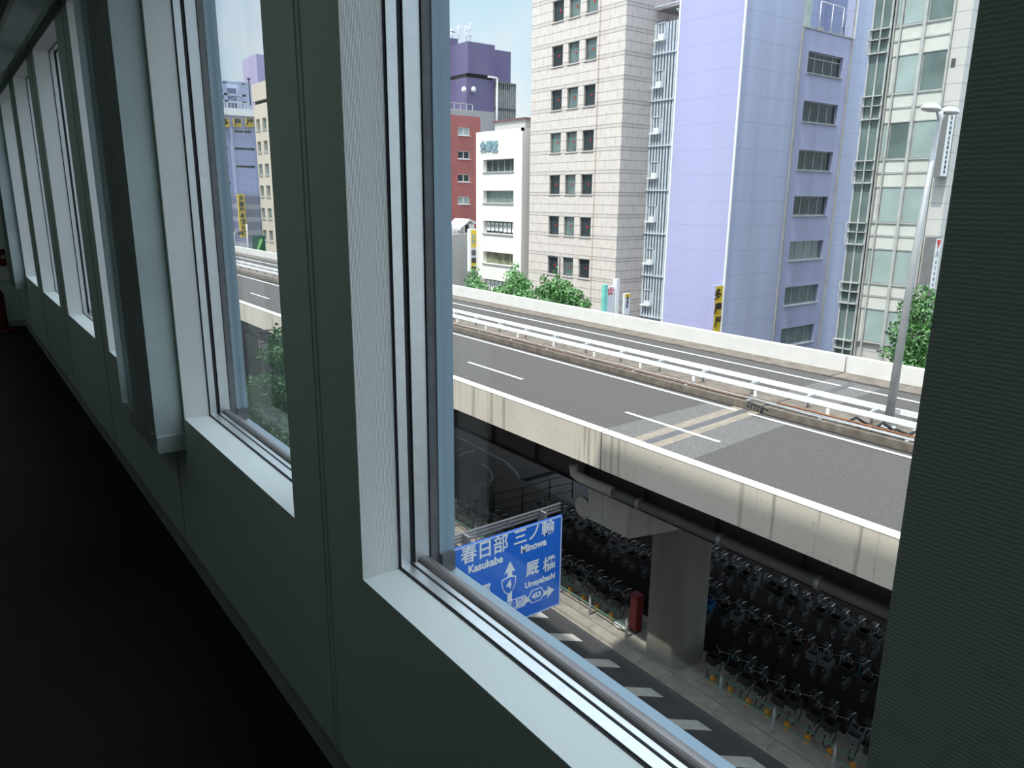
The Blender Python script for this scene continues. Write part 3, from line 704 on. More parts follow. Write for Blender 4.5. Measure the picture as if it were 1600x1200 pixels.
# --- steel stair and louvre screen between the stone tower and the lilac tower
root = thing('louvre_screen', (45, 39.5, G), 'narrow pale steel stair screen with vertical slats between the beige and lilac towers', 'staircase')
m_lou = M('pale_blue_steel', (0.62, 0.68, 0.74), 0.5, 0.1)
XL = 45.0; zt_ = onX(1030, 37, XL).z
y = 37.05
while y < 41.85:
    MB().box(XL, XL+0.10, y, y+0.16, G, zt_, m_lou).build('slat', root); y += 0.30
for k in range(9):
    z = -12.6+3.3*k
    MB().box(XL-0.12, XL, 37.0, 42.0, z, z+0.09, m_lou).build('beam', root)
    fl = MB().box(XL+0.2, XL+2.6, 37.0, 42.0, z-0.12, z, m_roof).build('landing', root)
    if k > 0:
        MB().box(XL-0.34, XL-0.02, 40.8, 41.8, z+0.9, z+1.0, m_rail).box(XL-0.34, XL-0.30, 40.8, 41.3, z+1.0, z+1.35, m_rail).box(XL-0.06, XL-0.02, 40.8, 40.86, z+0.9, z+2.2, m_lou).box(XL-0.06, XL-0.02, 41.74, 41.8, z+0.9, z+2.2, m_lou).box(XL-0.06, XL-0.02, 40.8, 41.8, z+2.14, z+2.2, m_lou).build('balcony_box', root)
    MB().tube([(XL+0.3, 37.1, z+0.1), (XL+0.3, 40.2, z+3.0)], 0.07, m_lou, 6).build('stair_string', root)
MB().box(XL+2.6, XL+2.7, 37.0, 42.0, G, zt_-1, M('backing_blue_panel', (0.42, 0.50, 0.58), 0.6)).build('back_panel', root)  # even blue-grey backing behind the slats

# --- lilac tower
LY0, LY1 = 31.65, 36.95
m_lil = panel_mat('lilac_panels', (0.47, 0.46, 0.70), (0.37, 0.36, 0.57), 1.66, 0.4, 0.83, 0.1, 0.03, 0.02, 0.05)
m_lil2 = panel_mat('pale_streaked_lilac_panels', (0.54, 0.58, 0.78), (0.38, 0.40, 0.55), 1.66, 0.4, 0.83, 0.1, 0.035, 0.03, 0.16)  # paler, bluer lilac with stronger streaks on the side faces
m_lilw = panel_mat('lilac_window_bay_panels', (0.49, 0.50, 0.72), (0.36, 0.36, 0.52), 3.24, 1.9, 2.2, 0.3, 0.04, 0.03, 0.20)
root = thing('lilac_tower', (50, 34, G), 'tall lilac panelled tower with one column of strip windows on its side', 'building')
tops = [9.95, 6.75, 3.48, 0.30, -2.92, -6.25, -9.35, -12.6]
hy = [(49.25, 53.65, t-1.38, t) for t in tops]
ZT_ = 11.33; XA, XB = 48.25, 54.55
mb = MB(); D = 2.4
mb.face([(42, LY0, G), (42, LY1, G), (42, LY1, 24), (42, LY0, 24)], m_lil)
grid(mb, 'Y', LY0, 42, XA, G, 24, [], 0, m_lil2); grid(mb, 'Y', LY0, XB, 60, G, 24, [], 0, m_lil2); grid(mb, 'Y', LY0, XA, XB, G, ZT_, hy, 0.25, m_lilw)
mb.face([(XA, LY0, ZT_), (XA, LY0+D, ZT_), (XA, LY0+D, 24), (XA, LY0, 24)], m_lil2); mb.face([(XB, LY0, ZT_), (XB, LY0+D, ZT_), (XB, LY0+D, 24), (XB, LY0, 24)], m_lil2)
mb.face([(XA, LY0+D, ZT_), (XB, LY0+D, ZT_), (XB, LY0+D, 24), (XA, LY0+D, 24)], m_lil2); mb.face([(XA, LY0, ZT_), (XB, LY0, ZT_), (XB, LY0+D, ZT_), (XA, LY0+D, ZT_)], m_roof)
mb.face([(60, LY0, G), (60, LY1, G), (60, LY1, 24), (60, LY0, 24)], m_lil2); mb.face([(42, LY1, G), (42, LY1, 24), (60, LY1, 24), (60, LY1, G)], m_lil2); mb.face([(42, LY0, 24), (60, LY0, 24), (60, LY1, 24), (42, LY1, 24)], m_roof)
mb.build('facade', root)
for i, h in enumerate(hy):
    bwin(root, 'Y', LY0, h, 0.25, 4, m_wf, (m_pane if i < 4 else m_panem), 0.07, hb=(0.72 if i == 0 else 0), sill=0.08)
for x in (XA, XB): MB().box(x-0.07, x+0.07, LY0-0.10, LY0, G, ZT_+(0 if x == XA else 12), m_wf if x == XA else m_wf).build('downpipe', root)
MB().box(XB-0.02, XB+0.12, LY0-0.13, LY0-0.02, ZT_, 24, m_rail).build('downpipe', root)
MB().box(XA, XB, LY0-0.06, LY0+0.1, ZT_-0.03, ZT_+0.06, m_wf).build('terrace_edge', root)
for (y, a) in ((LY0, 42.0), (LY1, 42.0)): MB().box(41.93, 42.03, y-0.07, y+0.06, G, 24, m_rail).build('corner_trim', root)
mb = MB()
for x in (50.4, 51.9, 53.3): mb.tube([(x, LY0+0.15, ZT_), (x, LY0+0.15, ZT_+1.9)], 0.035, m_rail, 6)
mb.tube([(50.4, LY0+0.15, ZT_+1.9), (53.3, LY0+0.15, ZT_+1.9)], 0.03, m_rail, 6); mb.build('terrace_railing', root)
MB().box(XA+0.25, XA+1.3, LY0+0.3, LY0+0.4, ZT_, ZT_+1.9, M('pale_green_door', (0.55, 0.62, 0.56), 0.5)).build('terrace_door', root)
ac = thing('air_vent', (51.3, LY0+0.9, ZT_+0.06), 'rounded grey vent standing on the lilac tower terrace', 'vent')
MB().prism([(50.7, ZT_+0.06), (51.8, ZT_+0.06), (51.8, ZT_+0.35), (51.5, ZT_+0.55), (51.1, ZT_+0.45)], 'y', LY0+0.6, LY0+1.2, m_steel).build('body', ac)
MB().box(50.75, 51.0, LY0+0.58, LY0+0.62, ZT_+0.1, ZT_+0.3, m_dark).build('opening', ac)
ac2 = thing('antenna_stand', (53.9, LY0+0.5, ZT_+0.06), 'small black frame with a thin rod on the lilac tower terrace', 'stand')
mb = MB(); mb.tube([(53.7, LY0+0.4, ZT_+0.06), (53.8, LY0+0.4, ZT_+0.7)], 0.03, m_ink, 5).tube([(54.1, LY0+0.4, ZT_+0.06), (54.0, LY0+0.4, ZT_+0.7)], 0.03, m_ink, 5).tube([(53.75, LY0+0.4, ZT_+0.7), (54.05, LY0+0.4, ZT_+0.7)], 0.03, m_ink, 5).tube([(54.0, LY0+0.4, ZT_+0.6), (54.15, LY0+0.4, ZT_+1.6)], 0.02, m_ink, 5); mb.build('frame', ac2)
# yellow vertical sign on its corner
s0 = onX(1117, 449, 41.95); ys = LY0+0.02; xa = onY(1116, 480, ys).x; xb = min(onY(1131.5, 480, ys).x, 41.93); zt2 = onY(1124, 446, ys).z
root = thing('yellow_sign', (xb, ys, -10.6), 'yellow vertical shop sign with black characters on the corner of the lilac tower', 'sign')
yl = onX(1110, 480, xa).y
MB().box(xa, xb, ys, max(yl, ys+0.35), -10.6, zt2, m_lil).build('case', root)
MB().box(xa+0.06, xb-0.04, ys-0.02, ys, -10.55, zt2-0.06, m_yel).build('face', root)
for ch, py in (('多', 461), ('慶', 483), ('屋', 504)):
    p = onY(1122, py, ys-0.03); text(ch, 0.80, m_ink, root, p, bold=0.02, ext=0.005)
p = onY(1119, 524, ys-0.03); text('F', 0.62, m_redp, root, p, bold=0.02, ext=0.005)

# --- glass and tile building at the right
m_tile = panel_mat('pale_tile_pier', (0.62, 0.60, 0.56), (0.35, 0.34, 0.32), 0.84, 0.2, 3, 0.1, 0.035, 0.01, 0.06)
m_span = M('cream_spandrel', (0.66, 0.66, 0.60), 0.4, var=0.05)
m_mull = M('grey_mullion', (0.52, 0.52, 0.50), 0.45, 0.2)
root = thing('glass_office_building', (47, 21, G), 'pale office building with large green glass windows, cream bands and a tiled corner', 'building')
GY0, GY1 = 18.25, 23.15
shell(root, 'body', 42.15, 56, GY0, GY1, G, 20, m_tile)
MB().box(42.0, 42.15, GY0, 19.02, G, 20, m_tile).build('tile_pier', root)
def gcol(ya, yb, glassm, kind):
    for k in range(-4, 4):
        zt = 7.5+3.37*k
        f = MB(); f.box(42.02, 42.14, ya, yb, zt-1.9, zt, m_mull); f = f.build('window', root)
        gm = glassm[(k+4) % len(glassm)]
        MB().box(42.0, 42.02, ya+0.05, yb-0.05, zt-1.85, zt-0.05, gm).build('pane', f)
        if kind: MB().box(42.0, 42.13, ya, yb, zt+0.03, zt+0.68, m_span).box(42.0, 42.13, ya, yb, zt+0.77, zt+1.42, m_span).box(41.96, 42.12, ya, yb, zt+0.69, zt+0.75, m_mull).box(41.93, 42.12, ya, yb, zt-1.97, zt-1.91, m_mull).box(41.96, 42.12, ya, yb, zt-0.03, zt+0.02, m_mull).build('spandrel', root)
gcol(20.52, 21.62, [m_panel, m_panel, m_panel, m_panem, m_panel, m_panel, m_panem, m_panel], True)
gcol(19.15, 20.36, [m_panel, m_panel, m_panel, m_panel, m_panem, m_panem, m_pane, m_panel], True)
gcol(21.75, 21.98, [m_span, m_panel], True)
for y in (19.08, 20.44, 21.68, 22.04): MB().box(41.84 if y == 20.44 else 41.9, 42.1, y-(0.08 if y == 20.44 else 0.04), y+(0.08 if y == 20.44 else 0.04), G, 20, m_mull).build('mullion', root)
# glazed stair bay
MB().box(41.75, 42.15, 22.15, 23.10, G, 20, m_panem).build('stair_bay', root)
for y in (22.12, 22.62, 23.12): MB().box(41.68, 41.78, y-0.04, y+0.04, G, 20, m_mull).build('mullion', root)
for k in range(-4, 4):
    z = 5.5+3.37*k
    MB().box(41.5, 41.75, 22.1, 23.2, z, z+0.06, m_mull).box(41.5, 41.75, 22.1, 23.2, z-0.5, z-0.46, m_mull).box(41.5, 41.75, 22.1, 23.2, z-1.2, z-1.12, m_mull).box(41.5, 41.55, 22.5, 22.56, z-1.15, z, m_mull).box(41.5, 41.55, 23.14, 23.2, z-1.15, z, m_mull).build('balcony', root)
MB().box(41.97, 42.0, 18.7, 18.9, 6.6, 7.0, m_wfd).build('vent_grille', root)
def flagsign(name, label, pxc, pxr, pxl, pt, pb, y, content, mface):
    pc = onY(pxc, (pt+pb)/2, y); pr = onY(pxr, (pt+pb)/2, y); zt = onY(pxc, pt, y).z; zb = onY(pxc, pb, y).z
    yl = onX(pxl, (pt+pb)/2, pc.x).y
    r = thing(name, (pr.x, y, zb), label, 'sign')
    MB().box(pc.x, min(pr.x, 41.9), y, yl, zb, zt, m_case).build('case', r)
    MB().box(pc.x+0.05, min(pr.x, 41.9)-0.03, y-0.02, y, zb+0.05, zt-0.08, mface).build('face', r)
    content(r, (pc.x+min(pr.x, 41.9))/2, y-0.03, zb, zt); return r
m_case = M('dark_grey_sign_case', (0.20, 0.20, 0.20), 0.5)
def c1(r, x, y, zb, zt):
    s = '東京中央総合法律会計事務所'
    for i, ch in enumerate(s): text(ch, 0.20, m_ink, r, (x, y, zt-0.35-(zt-zb-0.6)*i/(len(s)-1)), bold=0.004, ext=0.003)
flagsign('vertical_sign', 'tall grey vertical sign with a white strip of small characters high on the glass building', 1476, 1491, 1459, 163, 277, 18.30, c1, m_rail)
def c2(r, x, y, zb, zt):
    MB().prism([(x-0.22, zt-0.15), (x+0.22, zt-0.15), (x, zt-0.6)], 'y', y-0.005, y, m_redp).build('emblem', r)
    MB().prism([(x-0.22, zt-1.0), (x+0.22, zt-1.0), (x, zt-0.62)], 'y', y-0.005, y, m_steel).build('emblem', r)
    for i, ch in enumerate('東京建物管理'): text(ch, 0.19, m_case, r, (x, y, zt-1.3-0.3*i), ext=0.003)
flagsign('vertical_sign', 'grey vertical sign with a red triangle emblem above the round tree on the right', 1457, 1466, 1440, 371, 452, 18.08, c2, m_rail)

# --- cream building
m_cream = M('cream_render', (0.90, 0.86, 0.80), 0.7, var=0.03, scale=0.6)
root = thing('cream_building', (45, 58, G), 'narrow cream rendered building with horizontal strip windows and metal lettering near its roof', 'building')
wy0, wy1 = 55.42, 60.21
wz = [(2.30, 3.42), (-0.53, 0.62), (-3.36, -2.18), (-6.22, -5.08), (-9.1, -7.72), (-12.0, -10.6)]
hx = [(wy0, wy1, a, b) for a, b in wz]
shell(root, 'facade', 42, 50, 54.2, 61.4, G, 5.68, m_cream, hx, (), 0.45, m_cream)
for i, h in enumerate(hx):
    f = bwin(root, 'X', 42, h, 0.45, 5, m_wf, (m_pane if i == 0 else (m_panem if i in (1,) else m_curt)) if i != 2 else m_pane, 0.06, sill=0.10)
    if i == 2 or i == 4:
        for k, ch in enumerate('金華堂時計宝石'):
            y = wy1-0.45-0.66*k
            pl = MB().box(42.33, 42.36, y-0.24, y+0.24, h[2]+(0.25 if k < 4 else 0.2), h[3]-0.15, m_rail).build('poster', f)
            text(ch, 0.42, m_wfd, root, (42.32, y, (h[2]+h[3])/2+0.05), 'X', name='poster_lettering', ext=0.002)
m_tealm = M('teal_metal_letters', (0.30, 0.45, 0.50), 0.4, 0.3)
for i, ch in enumerate('金華堂'):
    p = onX(755+9*i, 230, 41.95); text(ch, 1.05, m_tealm, root, (41.93, p.y, p.z), 'X', bold=0.025, ext=0.05)
MB().box(42.6, 48, 54.6, 59.2, 5.68, 6.75, m_tile).box(42.4, 48.2, 54.4, 59.4, 6.75, 6.85, M('maroon_edge', (0.25, 0.10, 0.12), 0.6)).build('roof_hut', root)
MB().box(42, 42.2, 54.2, 61.4, 5.68, 5.95, m_cream).box(42, 50, 54.2, 54.4, 5.68, 5.95, m_cream).build('parapet', root)
r2 = thing('vertical_sign', (41.5, 61.5, -7.9), 'yellow and white vertical sign at the left edge of the cream building', 'sign')
p0 = onY(734, 358, 61.45); p1 = onY(745, 358, 61.45); zb = onY(740, 424, 61.45).z; zt = p0.z
MB().box(p0.x, p1.x, 61.45, 61.9, zb, zt, m_rail).build('case', r2)
MB().box(p0.x+0.16, p1.x-0.1, 61.42, 61.45, zt-1.75, zt-0.1, m_yel).build('face', r2); MB().box(p0.x+0.16, p1.x-0.1, 61.42, 61.45, zb+0.05, zb+1.0, m_yel).build('face', r2)
MB().box(p0.x+0.16, p1.x-0.1, 61.42, 61.45, zb+1.0, zt-1.75, M('silver_face', (0.62, 0.63, 0.64), 0.5)).build('face', r2)
xm = (p0.x+p1.x)/2+0.02
for ch, dz, mm in (('眼', 0.75, m_tealm), ('鏡', 1.25, m_tealm), ('金', 2.3, m_ink), ('華', 3.1, m_ink), ('堂', 3.9, m_ink)): text(ch, 0.62 if mm is m_ink else .45, mm, r2, (xm, 61.41, zt-dz), bold=0.02, ext=0.003)

# --- grey low building with roof items, in front of the red one
m_grey = M('grey_render', (0.50, 0.49, 0.47), 0.8, var=0.05, scale=0.5)
root = thing('grey_building', (41, 66, G), 'plain low grey building left of the cream building with a white pipe up its wall', 'building')
gz = onY(720, 366, 64).z; gx0 = onY(660, 366, 64).x
shell(root, 'facade', gx0, 46, 64, 68, G, gz, m_grey)
gp = onY(704, 380, 63.9)
MB().tube([(gp.x, 63.9, gz-1.1), (gp.x, 63.9, G)], 0.09, m_rail, 8).tube([(gp.x, 63.9, gz-1.1), (gp.x-0.25, 63.9, gz-1.0)], 0.09, m_rail, 8).build('pipe', root)
mb = MB(); rl = onY(697, 350, 66); rr = onY(716, 350, 66)
for k in range(7): mb.tube([(rl.x+(rr.x-rl.x)*k/6, 65, gz), (rl.x+(rr.x-rl.x)*k/6, 65, gz+0.9)], 0.05, m_rail, 6)
mb.tube([(rl.x, 65, gz+0.9), (rr.x, 65, gz+0.85)], 0.05, m_rail, 6); mb.build('roof_railing', root)
for k in range(3): MB().box(rl.x+0.1+k*0.5, rl.x+0.45+k*0.5, 65.2, 65.6, gz, gz+0.7, m_rail).build('roof_unit', root)
a = onY(722, 362, 65); b = onY(741, 345, 65)
MB().box(a.x+0.2, b.x, 65, 67.5, gz, b.z-0.3, m_cream).prism([(a.x-0.5, a.z+0.2), (a.x+0.8, b.z+0.2), (b.x+0.1, b.z-0.15), (b.x+0.1, b.z-0.3), (a.x+0.9, b.z+0.0)], 'y', 64.8, 67.6, m_rail).build('roof_shed', root)
MB().box(a.x+0.35, a.x+0.8, 64.95, 65, gz+0.1, gz+0.9, m_dark).build('opening', root)

# --- red building
m_redb = M('brick_red_render', (0.42, 0.13, 0.12), 0.75, var=0.06, scale=0.4)
root = thing('red_building', (47, 72, G), 'brick red building with pairs of small white-framed windows behind the cream building', 'building')
YR = 70; xr = onY(750.5, 185, YR).x; xl = onY(640, 185, YR).x; zr = onY(725, 181, YR).z
hy = []
for py in (205, 242, 278, 313, 348):
    z = onY(722, py, YR).z
    a, b = onY(715.5, py, YR).x, onY(734.5, py, YR).x; hy.append((a, b, z-0.42, z+0.42))
    a, b = onY(685, py, YR).x, onY(703, py, YR).x; hy.append((a, b, z-0.42, z+0.42))
shell(root, 'facade', xl, xr, YR, YR+12, G, zr, m_redb, (), hy, 0.2)
for i, h in enumerate(hy): bwin(root, 'Y', YR, h, 0.2, 2, m_rail, m_pane if i % 3 else m_panel, 0.09, sill=0.06)
mb = MB()
for k in range(12): x = xl+(xr-xl)*k/11; mb.tube([(x, YR+1.5, zr), (x, YR+1.5, zr+1.4)], 0.05, m_steel, 5)
mb.tube([(xl, YR+1.5, zr+1.4), (xr, YR+1.5, zr+1.4)], 0.05, m_steel, 5).tube([(xl, YR+1.5, zr+.7), (xr, YR+1.5, zr+.7)], 0.04, m_steel, 5); mb.build('roof_railing', root)
MB().box(onY(690, 160, YR+2).x, onY(701, 160, YR+2).x, YR+2, YR+6, zr, onY(701, 130, YR+2).z, m_redb).build('stair_tower', root)

# --- dark violet building behind
m_vio = panel_mat('violet_panels', (0.155, 0.125, 0.245), (0.11, 0.09, 0.18), 2.0, 0.3, 1.0, 0.2, 0.03, 0.02, 0.10)
m_violow = panel_mat('grey_ribbed_base', (0.42, 0.39, 0.40), (0.30, 0.28, 0.29), 8, 0.3, 0.7, 0.2, 0.03, 0.05, 0.10)
root = thing('violet_building', (62, 95, G), 'dark violet stepped building with rooftop antennas behind the red building', 'building')
Y9 = 90
def vx(px, py=100, Y=Y9): return onY(px, py, Y).x
zlo = onY(735, 172, Y9).z
zsp = onY(735, 118, Y9).z
MB().box(vx(690), vx(773), Y9, Y9+14, G, zlo, m_violow).build('base', root)
zA = onY(750, 68, Y9).z; zB = onY(790, 80, Y9+2).z
MB().box(vx(729), vx(772), Y9, Y9+12, zlo, zsp-0.25, m_vio).build('block', root)
MB().box(vx(729), vx(771), Y9-0.3, Y9+12, zsp+0.25, zA, m_vio).box(vx(729), vx(770), Y9, Y9+12, zsp-0.25, zsp+0.25, m_dark).build('block', root)
MB().box(vx(680, 100, Y9+5), vx(730, 100, Y9+4), Y9+5, Y9+16, zlo, zsp, m_vio).box(vx(680, 100, Y9+5), vx(722, 100, Y9+4), Y9+5, Y9+16, zsp+0.3, onY(710, 60, Y9+5).z, m_vio).build('block', root)
MB().box(vx(760, 100, Y9+2), vx(798, 100, Y9+2), Y9+2, Y9+12, zsp-1, zB, m_vio).build('block', root)
mb = MB(); m_mesh = M('grey_mesh_screen', (0.24, 0.235, 0.22), 0.7, var=0.25, scale=0.9)
xs0, xs1 = vx(777), vx(819); zs1 = onY(800, 126, Y9).z; zs0 = onY(800, 198, Y9).z-2
mb.box(xs0, xs1, Y9+2, Y9+5, zs0, zs1, m_mesh); mb.build('screen', root)
for k in range(15): x = xs0+(xs1-xs0)*k/14; MB().box(x-0.05, x+0.05, Y9+1.9, Y9+2, zs0, zs1, m_steel if k % 3 == 0 else m_wf).build('slat', root)
for z in (zs0+2.3, zs0+4.4, zs1-0.4): MB().box(xs0, xs1, Y9+1.86, Y9+1.94, z, z+0.25, m_wfd).build('screen_beam', root)
MB().tube([(vx(774), Y9-0.4, zsp+0.0), (vx(774), Y9-0.4, zlo-5)], 0.14, m_rail, 8).tube([(vx(760), Y9-0.4, zsp+.05), (vx(774), Y9-0.4, zsp)], 0.14, m_rail, 8).build('pipe', root)
for px in (723, 738): p = onY(px, 140, Y9); MB().lathe([(0.05, -.4), (0.3, -.3), (0.34, 0), (0.2, 0.3), (0.02, 0.36)], (p.x, Y9-0.3, p.z), m_rail, 10).build('lamp', root)
def mast(px, p_top, p_bot, nm, lab):
    a = onY(px, p_bot, Y9+6); b = onY(px-1, p_top, Y9+6)
    r = thing(nm, a, lab, 'antenna', 'rooftop antennas'); MB().tube([a, b], 0.06, m_rail, 6).build('mast', r)
    mb = MB(); rnd = random.Random(px)
    for k in range(5):
        z = a.z+(b.z-a.z)*(0.35+0.15*k); l_ = rnd.uniform(0.4, 1.1); mb.tube([(a.x-l_*.4, a.y, z), (a.x+l_, a.y, z+0.05)], 0.03, m_rail, 5)
        if k % 2: mb.box(a.x-0.3, a.x+0.3, a.y-0.2, a.y-0.05, z-0.3, z+0.2, m_rail)
    mb.build('elements', r); return r
mast(735, 36, 68, 'antenna', 'white rooftop antenna mast with a horizontal rod on the violet building')
mast(729, 40, 66, 'antenna', 'white mast with boxes beside the antenna mast on the violet building')
mast(717, 40, 62, 'antenna', 'white antenna with small panels at the step of the violet roof')
mast(707, 44, 60, 'antenna', 'white antenna cluster left of the roof step of the violet building')
mast(698, -30, 62, 'antenna', 'very tall thin lattice antenna beside the window frame on the violet roof')

# --- buildings seen through the second window
m_bg2 = M('sandstone_render', (0.66, 0.57, 0.46), 0.7, var=0.05, scale=0.3)
root = thing('sandstone_building', (46, 110, G), 'sandstone coloured building with paired narrow windows seen through the second window', 'building')
yl_ = 120.5
zt = PX(404, 150).z
hx = []
for i, (ya_, yb_) in enumerate(((184, 202), (220, 237), (256, 273), (290, 307), (325, 341), (359, 375))):
    z0 = PX(412, yb_).z; z1 = PX(412, ya_).z; sh = 2.1*i
    for pxl, pxr in ((399.8+sh, 405.4+sh), (409.5+sh, 415.6+sh)):
        hx.append((PX(pxr, ya_).y, PX(pxl, ya_).y, z0, z1))
zbt = PX(400, 164).z
yl_ = PX(396.5, 170).y
shell(root, 'facade', 42, 52, 109, yl_, G, zbt, m_bg2, hx, (), 0.3)
for h in hx: bwin(root, 'X', 42, h, 0.3, 1, m_wf, m_panem, 0.12, sill=0.25)
MB().box(42.2, 52, 109, yl_-0.3, zbt, zbt+0.5, m_dark).build('recess_band', root)
MB().box(41.9, 52, 108.8, yl_+0.1, zbt+0.5, PX(397, 132).z, m_bg2).build('upper_storey', root)
# blue-lilac store building facing the camera side
YB = 142
m_bl = panel_mat('pale_blue_lilac_cladding', (0.36, 0.38, 0.58), (0.27, 0.28, 0.42), 4.2, 0.3, 2.6, 0.2, 0.10, 0.05, 0.10)
m_bl2 = M('blue_steel_frame', (0.42, 0.46, 0.62), 0.6)
m_bld = M('deep_blue_panels', (0.14, 0.16, 0.26), 0.6)  # dark blue panels of the roof block
root = thing('department_store', (44, 150, G), 'pale blue-lilac store building with three yellow characters near its roof, seen through the second window', 'building')
def bx_(px, py): return onY(px, py, YB)
zroof = bx_(365, 172).z
x0_, x1_ = bx_(325, 250).x, bx_(402, 250).x+6
hy = []
for px0, px1, py in ((349, 352, 205), (366, 380, 205), (382, 392, 206), (351, 356, 231), (366, 398, 232), (353, 358, 259), (369, 399, 260), (356, 361, 286), (358, 363, 313)):
    a = bx_(px0, py); b = bx_(px1, py); hy.append((a.x, b.x, a.z-0.22, a.z+0.22))
shell(root, 'facade', x0_, x1_, YB, YB+20, G, zroof, m_bl, (), hy, 0.3)
for h in hy: bwin(root, 'Y', YB, h, 0.3, 2, m_wf, m_pane, 0.05)
MB().box(x0_, x1_, YB-0.3, YB, zroof-0.9, zroof+0.3, m_rail).build('cornice', root)
for px, ch in ((350, '多'), (369, '慶'), (388, '屋')):
    p = bx_(px+0.5, 192); w_ = bx_(px+6.5, 192).x-p.x
    b_ = MB().box(p.x-w_, p.x+w_, YB-0.6, YB-0.3, p.z-w_*1.02, p.z+w_*1.02, m_yel).build('sign_box', root, label='yellow sign box')
    text(ch, w_*1.9, m_ink, root, (p.x, YB-0.63, p.z), bold=0.03, ext=0.02)
MB().box(bx_(362, 250).x, bx_(366, 250).x, YB-0.35, YB, G, bx_(362, 200).z, m_bl2).build('pipe_duct', root)
# roof frame
zr1 = bx_(360, 128).z
mb = MB()
for px in (355.5, 384): a = bx_(px, 165); mb.box(a.x-0.3, a.x+0.3, YB+0.5, YB+1.1, zroof, zr1, m_bl2)
for py in (128, 147, 158): z = bx_(360, py).z; mb.box(x0_, bx_(390, py).x, YB+0.5, YB+1, z-0.18, z+0.18, m_bl2)
mb.tube([bx_(340, 152)+Vector((0, 1, 0)), bx_(358, 144)+Vector((0, 1, 0))], 0.15, m_bl2, 6).tube([bx_(360, 157)+Vector((0, 1, 0)), bx_(384, 145)+Vector((0, 1, 0))], 0.15, m_bl2, 6)
mb.build('roof_frame', root)
MB().box(x0_, bx_(381, 150).x, YB+4, YB+14, zroof, zr1-0.5, m_bld).build('roof_block', root)
MB().box(bx_(381, 150).x, bx_(402, 150).x, YB+3, YB+14, zroof, bx_(390, 125).z, m_bl2).build('roof_block', root)
mb = MB()
for k in range(20): x = x0_+k*0.6; mb.box(x-0.03, x+0.03, YB+0.1, YB+0.16, zroof+0.3, zroof+1.3, m_rail)
mb.box(x0_, x1_, YB+0.1, YB+0.16, zroof+1.25, zroof+1.33, m_rail); mb.build('roof_railing', root)
mb = MB(); a = bx_(390, 165); mb.tube([(a.x, YB-0.5, a.z), (a.x, YB-0.5, bx_(390, 124).z)], 0.1, m_ink, 6).tube([(a.x-.3, YB-0.5, bx_(390, 124).z), (a.x+.3, YB-0.5, bx_(390, 124).z)], 0.15, m_ink, 6); mb.build('roof_mast', root)
# annex with the long yellow sign
root = thing('grey_blue_annex', (bx_(392, 350).x, YB-8, G), 'dark grey-blue lower annex beside the long yellow sign, seen through the second window', 'building')
YA = YB-8
a, b = onY(381, 305, YA), onY(406, 305, YA)
m_ann = panel_mat('annex_blue_grey', (0.20, 0.21, 0.30), (0.36, 0.37, 0.42), 2.2, 0.2, 30, 0.1, 0.8, 0.02, 0.05)
MB().box(a.x, b.x+4, YA, YA+7, G, a.z, m_ann).build('facade', root)
a, b = onY(371, 303, YA-1), onY(383, 303, YA-1); zb = onY(378, 371, YA-1).z
r = thing('long_yellow_sign', (a.x, YA-1, zb), 'long yellow vertical sign with seven black characters on the annex', 'sign')
MB().box(a.x, b.x-0.15, YA-1, YA-0.6, zb, a.z, m_yel).build('face', r)
for i, ch in enumerate('多慶屋本館B棟'): text(ch, 0.95, m_ink, r, ((a.x+b.x)/2-0.08, YA-1.03, a.z-0.75-(a.z-zb-1.4)*i/6), bold=0.02, ext=0.01)
root = thing('mauve_tower', (60, 176, G), 'pale mauve tower block rising behind the sandstone building', 'building')
tl_, tc_ = onX(378, 90, 60), onX(400, 84, 60)
MB().box(60, 75, tc_.y, tl_.y, G, tc_.z, M('mauve_render', (0.44, 0.38, 0.56), 0.7, var=0.06)).build('body', root)
mb = MB(); p = onX(411, 84, 60); mb.tube([(66, tc_.y+1, tc_.z), (66, tc_.y+1, tc_.z+5)], 0.15, m_rail, 6); mb.build('aerial', root)
gs = thing('green_sign', onY(406, 400, 100), 'small dark green road sign with a pale arrow beyond the far barrier', 'sign')
p = onY(405, 384, 100)
MB().box(p.x-0.85, p.x+0.85, 100, 100.1, p.z-1.3, p.z+1.3, M('sign_green', (0.0, 0.10, 0.05), 0.5)).build('panel', gs)
MB().prism([(p.x-.5, p.z-.9), (p.x-.3, p.z-.9), (p.x+.5, p.z+.6), (p.x+.5, p.z+1.0), (p.x+.1, p.z+.8)], 'y', 99.98, 100, M('arrow_green', (.3, .75, .2), .5)).build('arrow', gs)
MB().tube([(p.x, 100.05, G), (p.x, 100.05, p.z-1.3)], 0.08, m_steel, 6).build('pole', gs)
for px, py0, py1, lab in ((366, 363, 392, 'short thin street lamp with round heads beyond the highway, left of the long yellow sign'), (386, 350, 391, 'thin pale pole beyond the highway right of the long yellow sign')):
    a = onX(px, py1, 34); b = onX(px-0.5, py0, 34); r = thing('thin_pole', (a.x, a.y, G), lab, 'pole')
    MB().tube([(a.x, a.y, G), b], 0.11, m_steel, 6).build('pole', r)
    if px == 366:
        for s_ in (-0.6, 0.6): MB().lathe([(0.05, -.35), (0.32, -.2), (0.35, 0.1), (0.1, 0.35)], (b.x+s_, b.y-s_, b.z), m_wfd, 8).build('lamp_head', r)
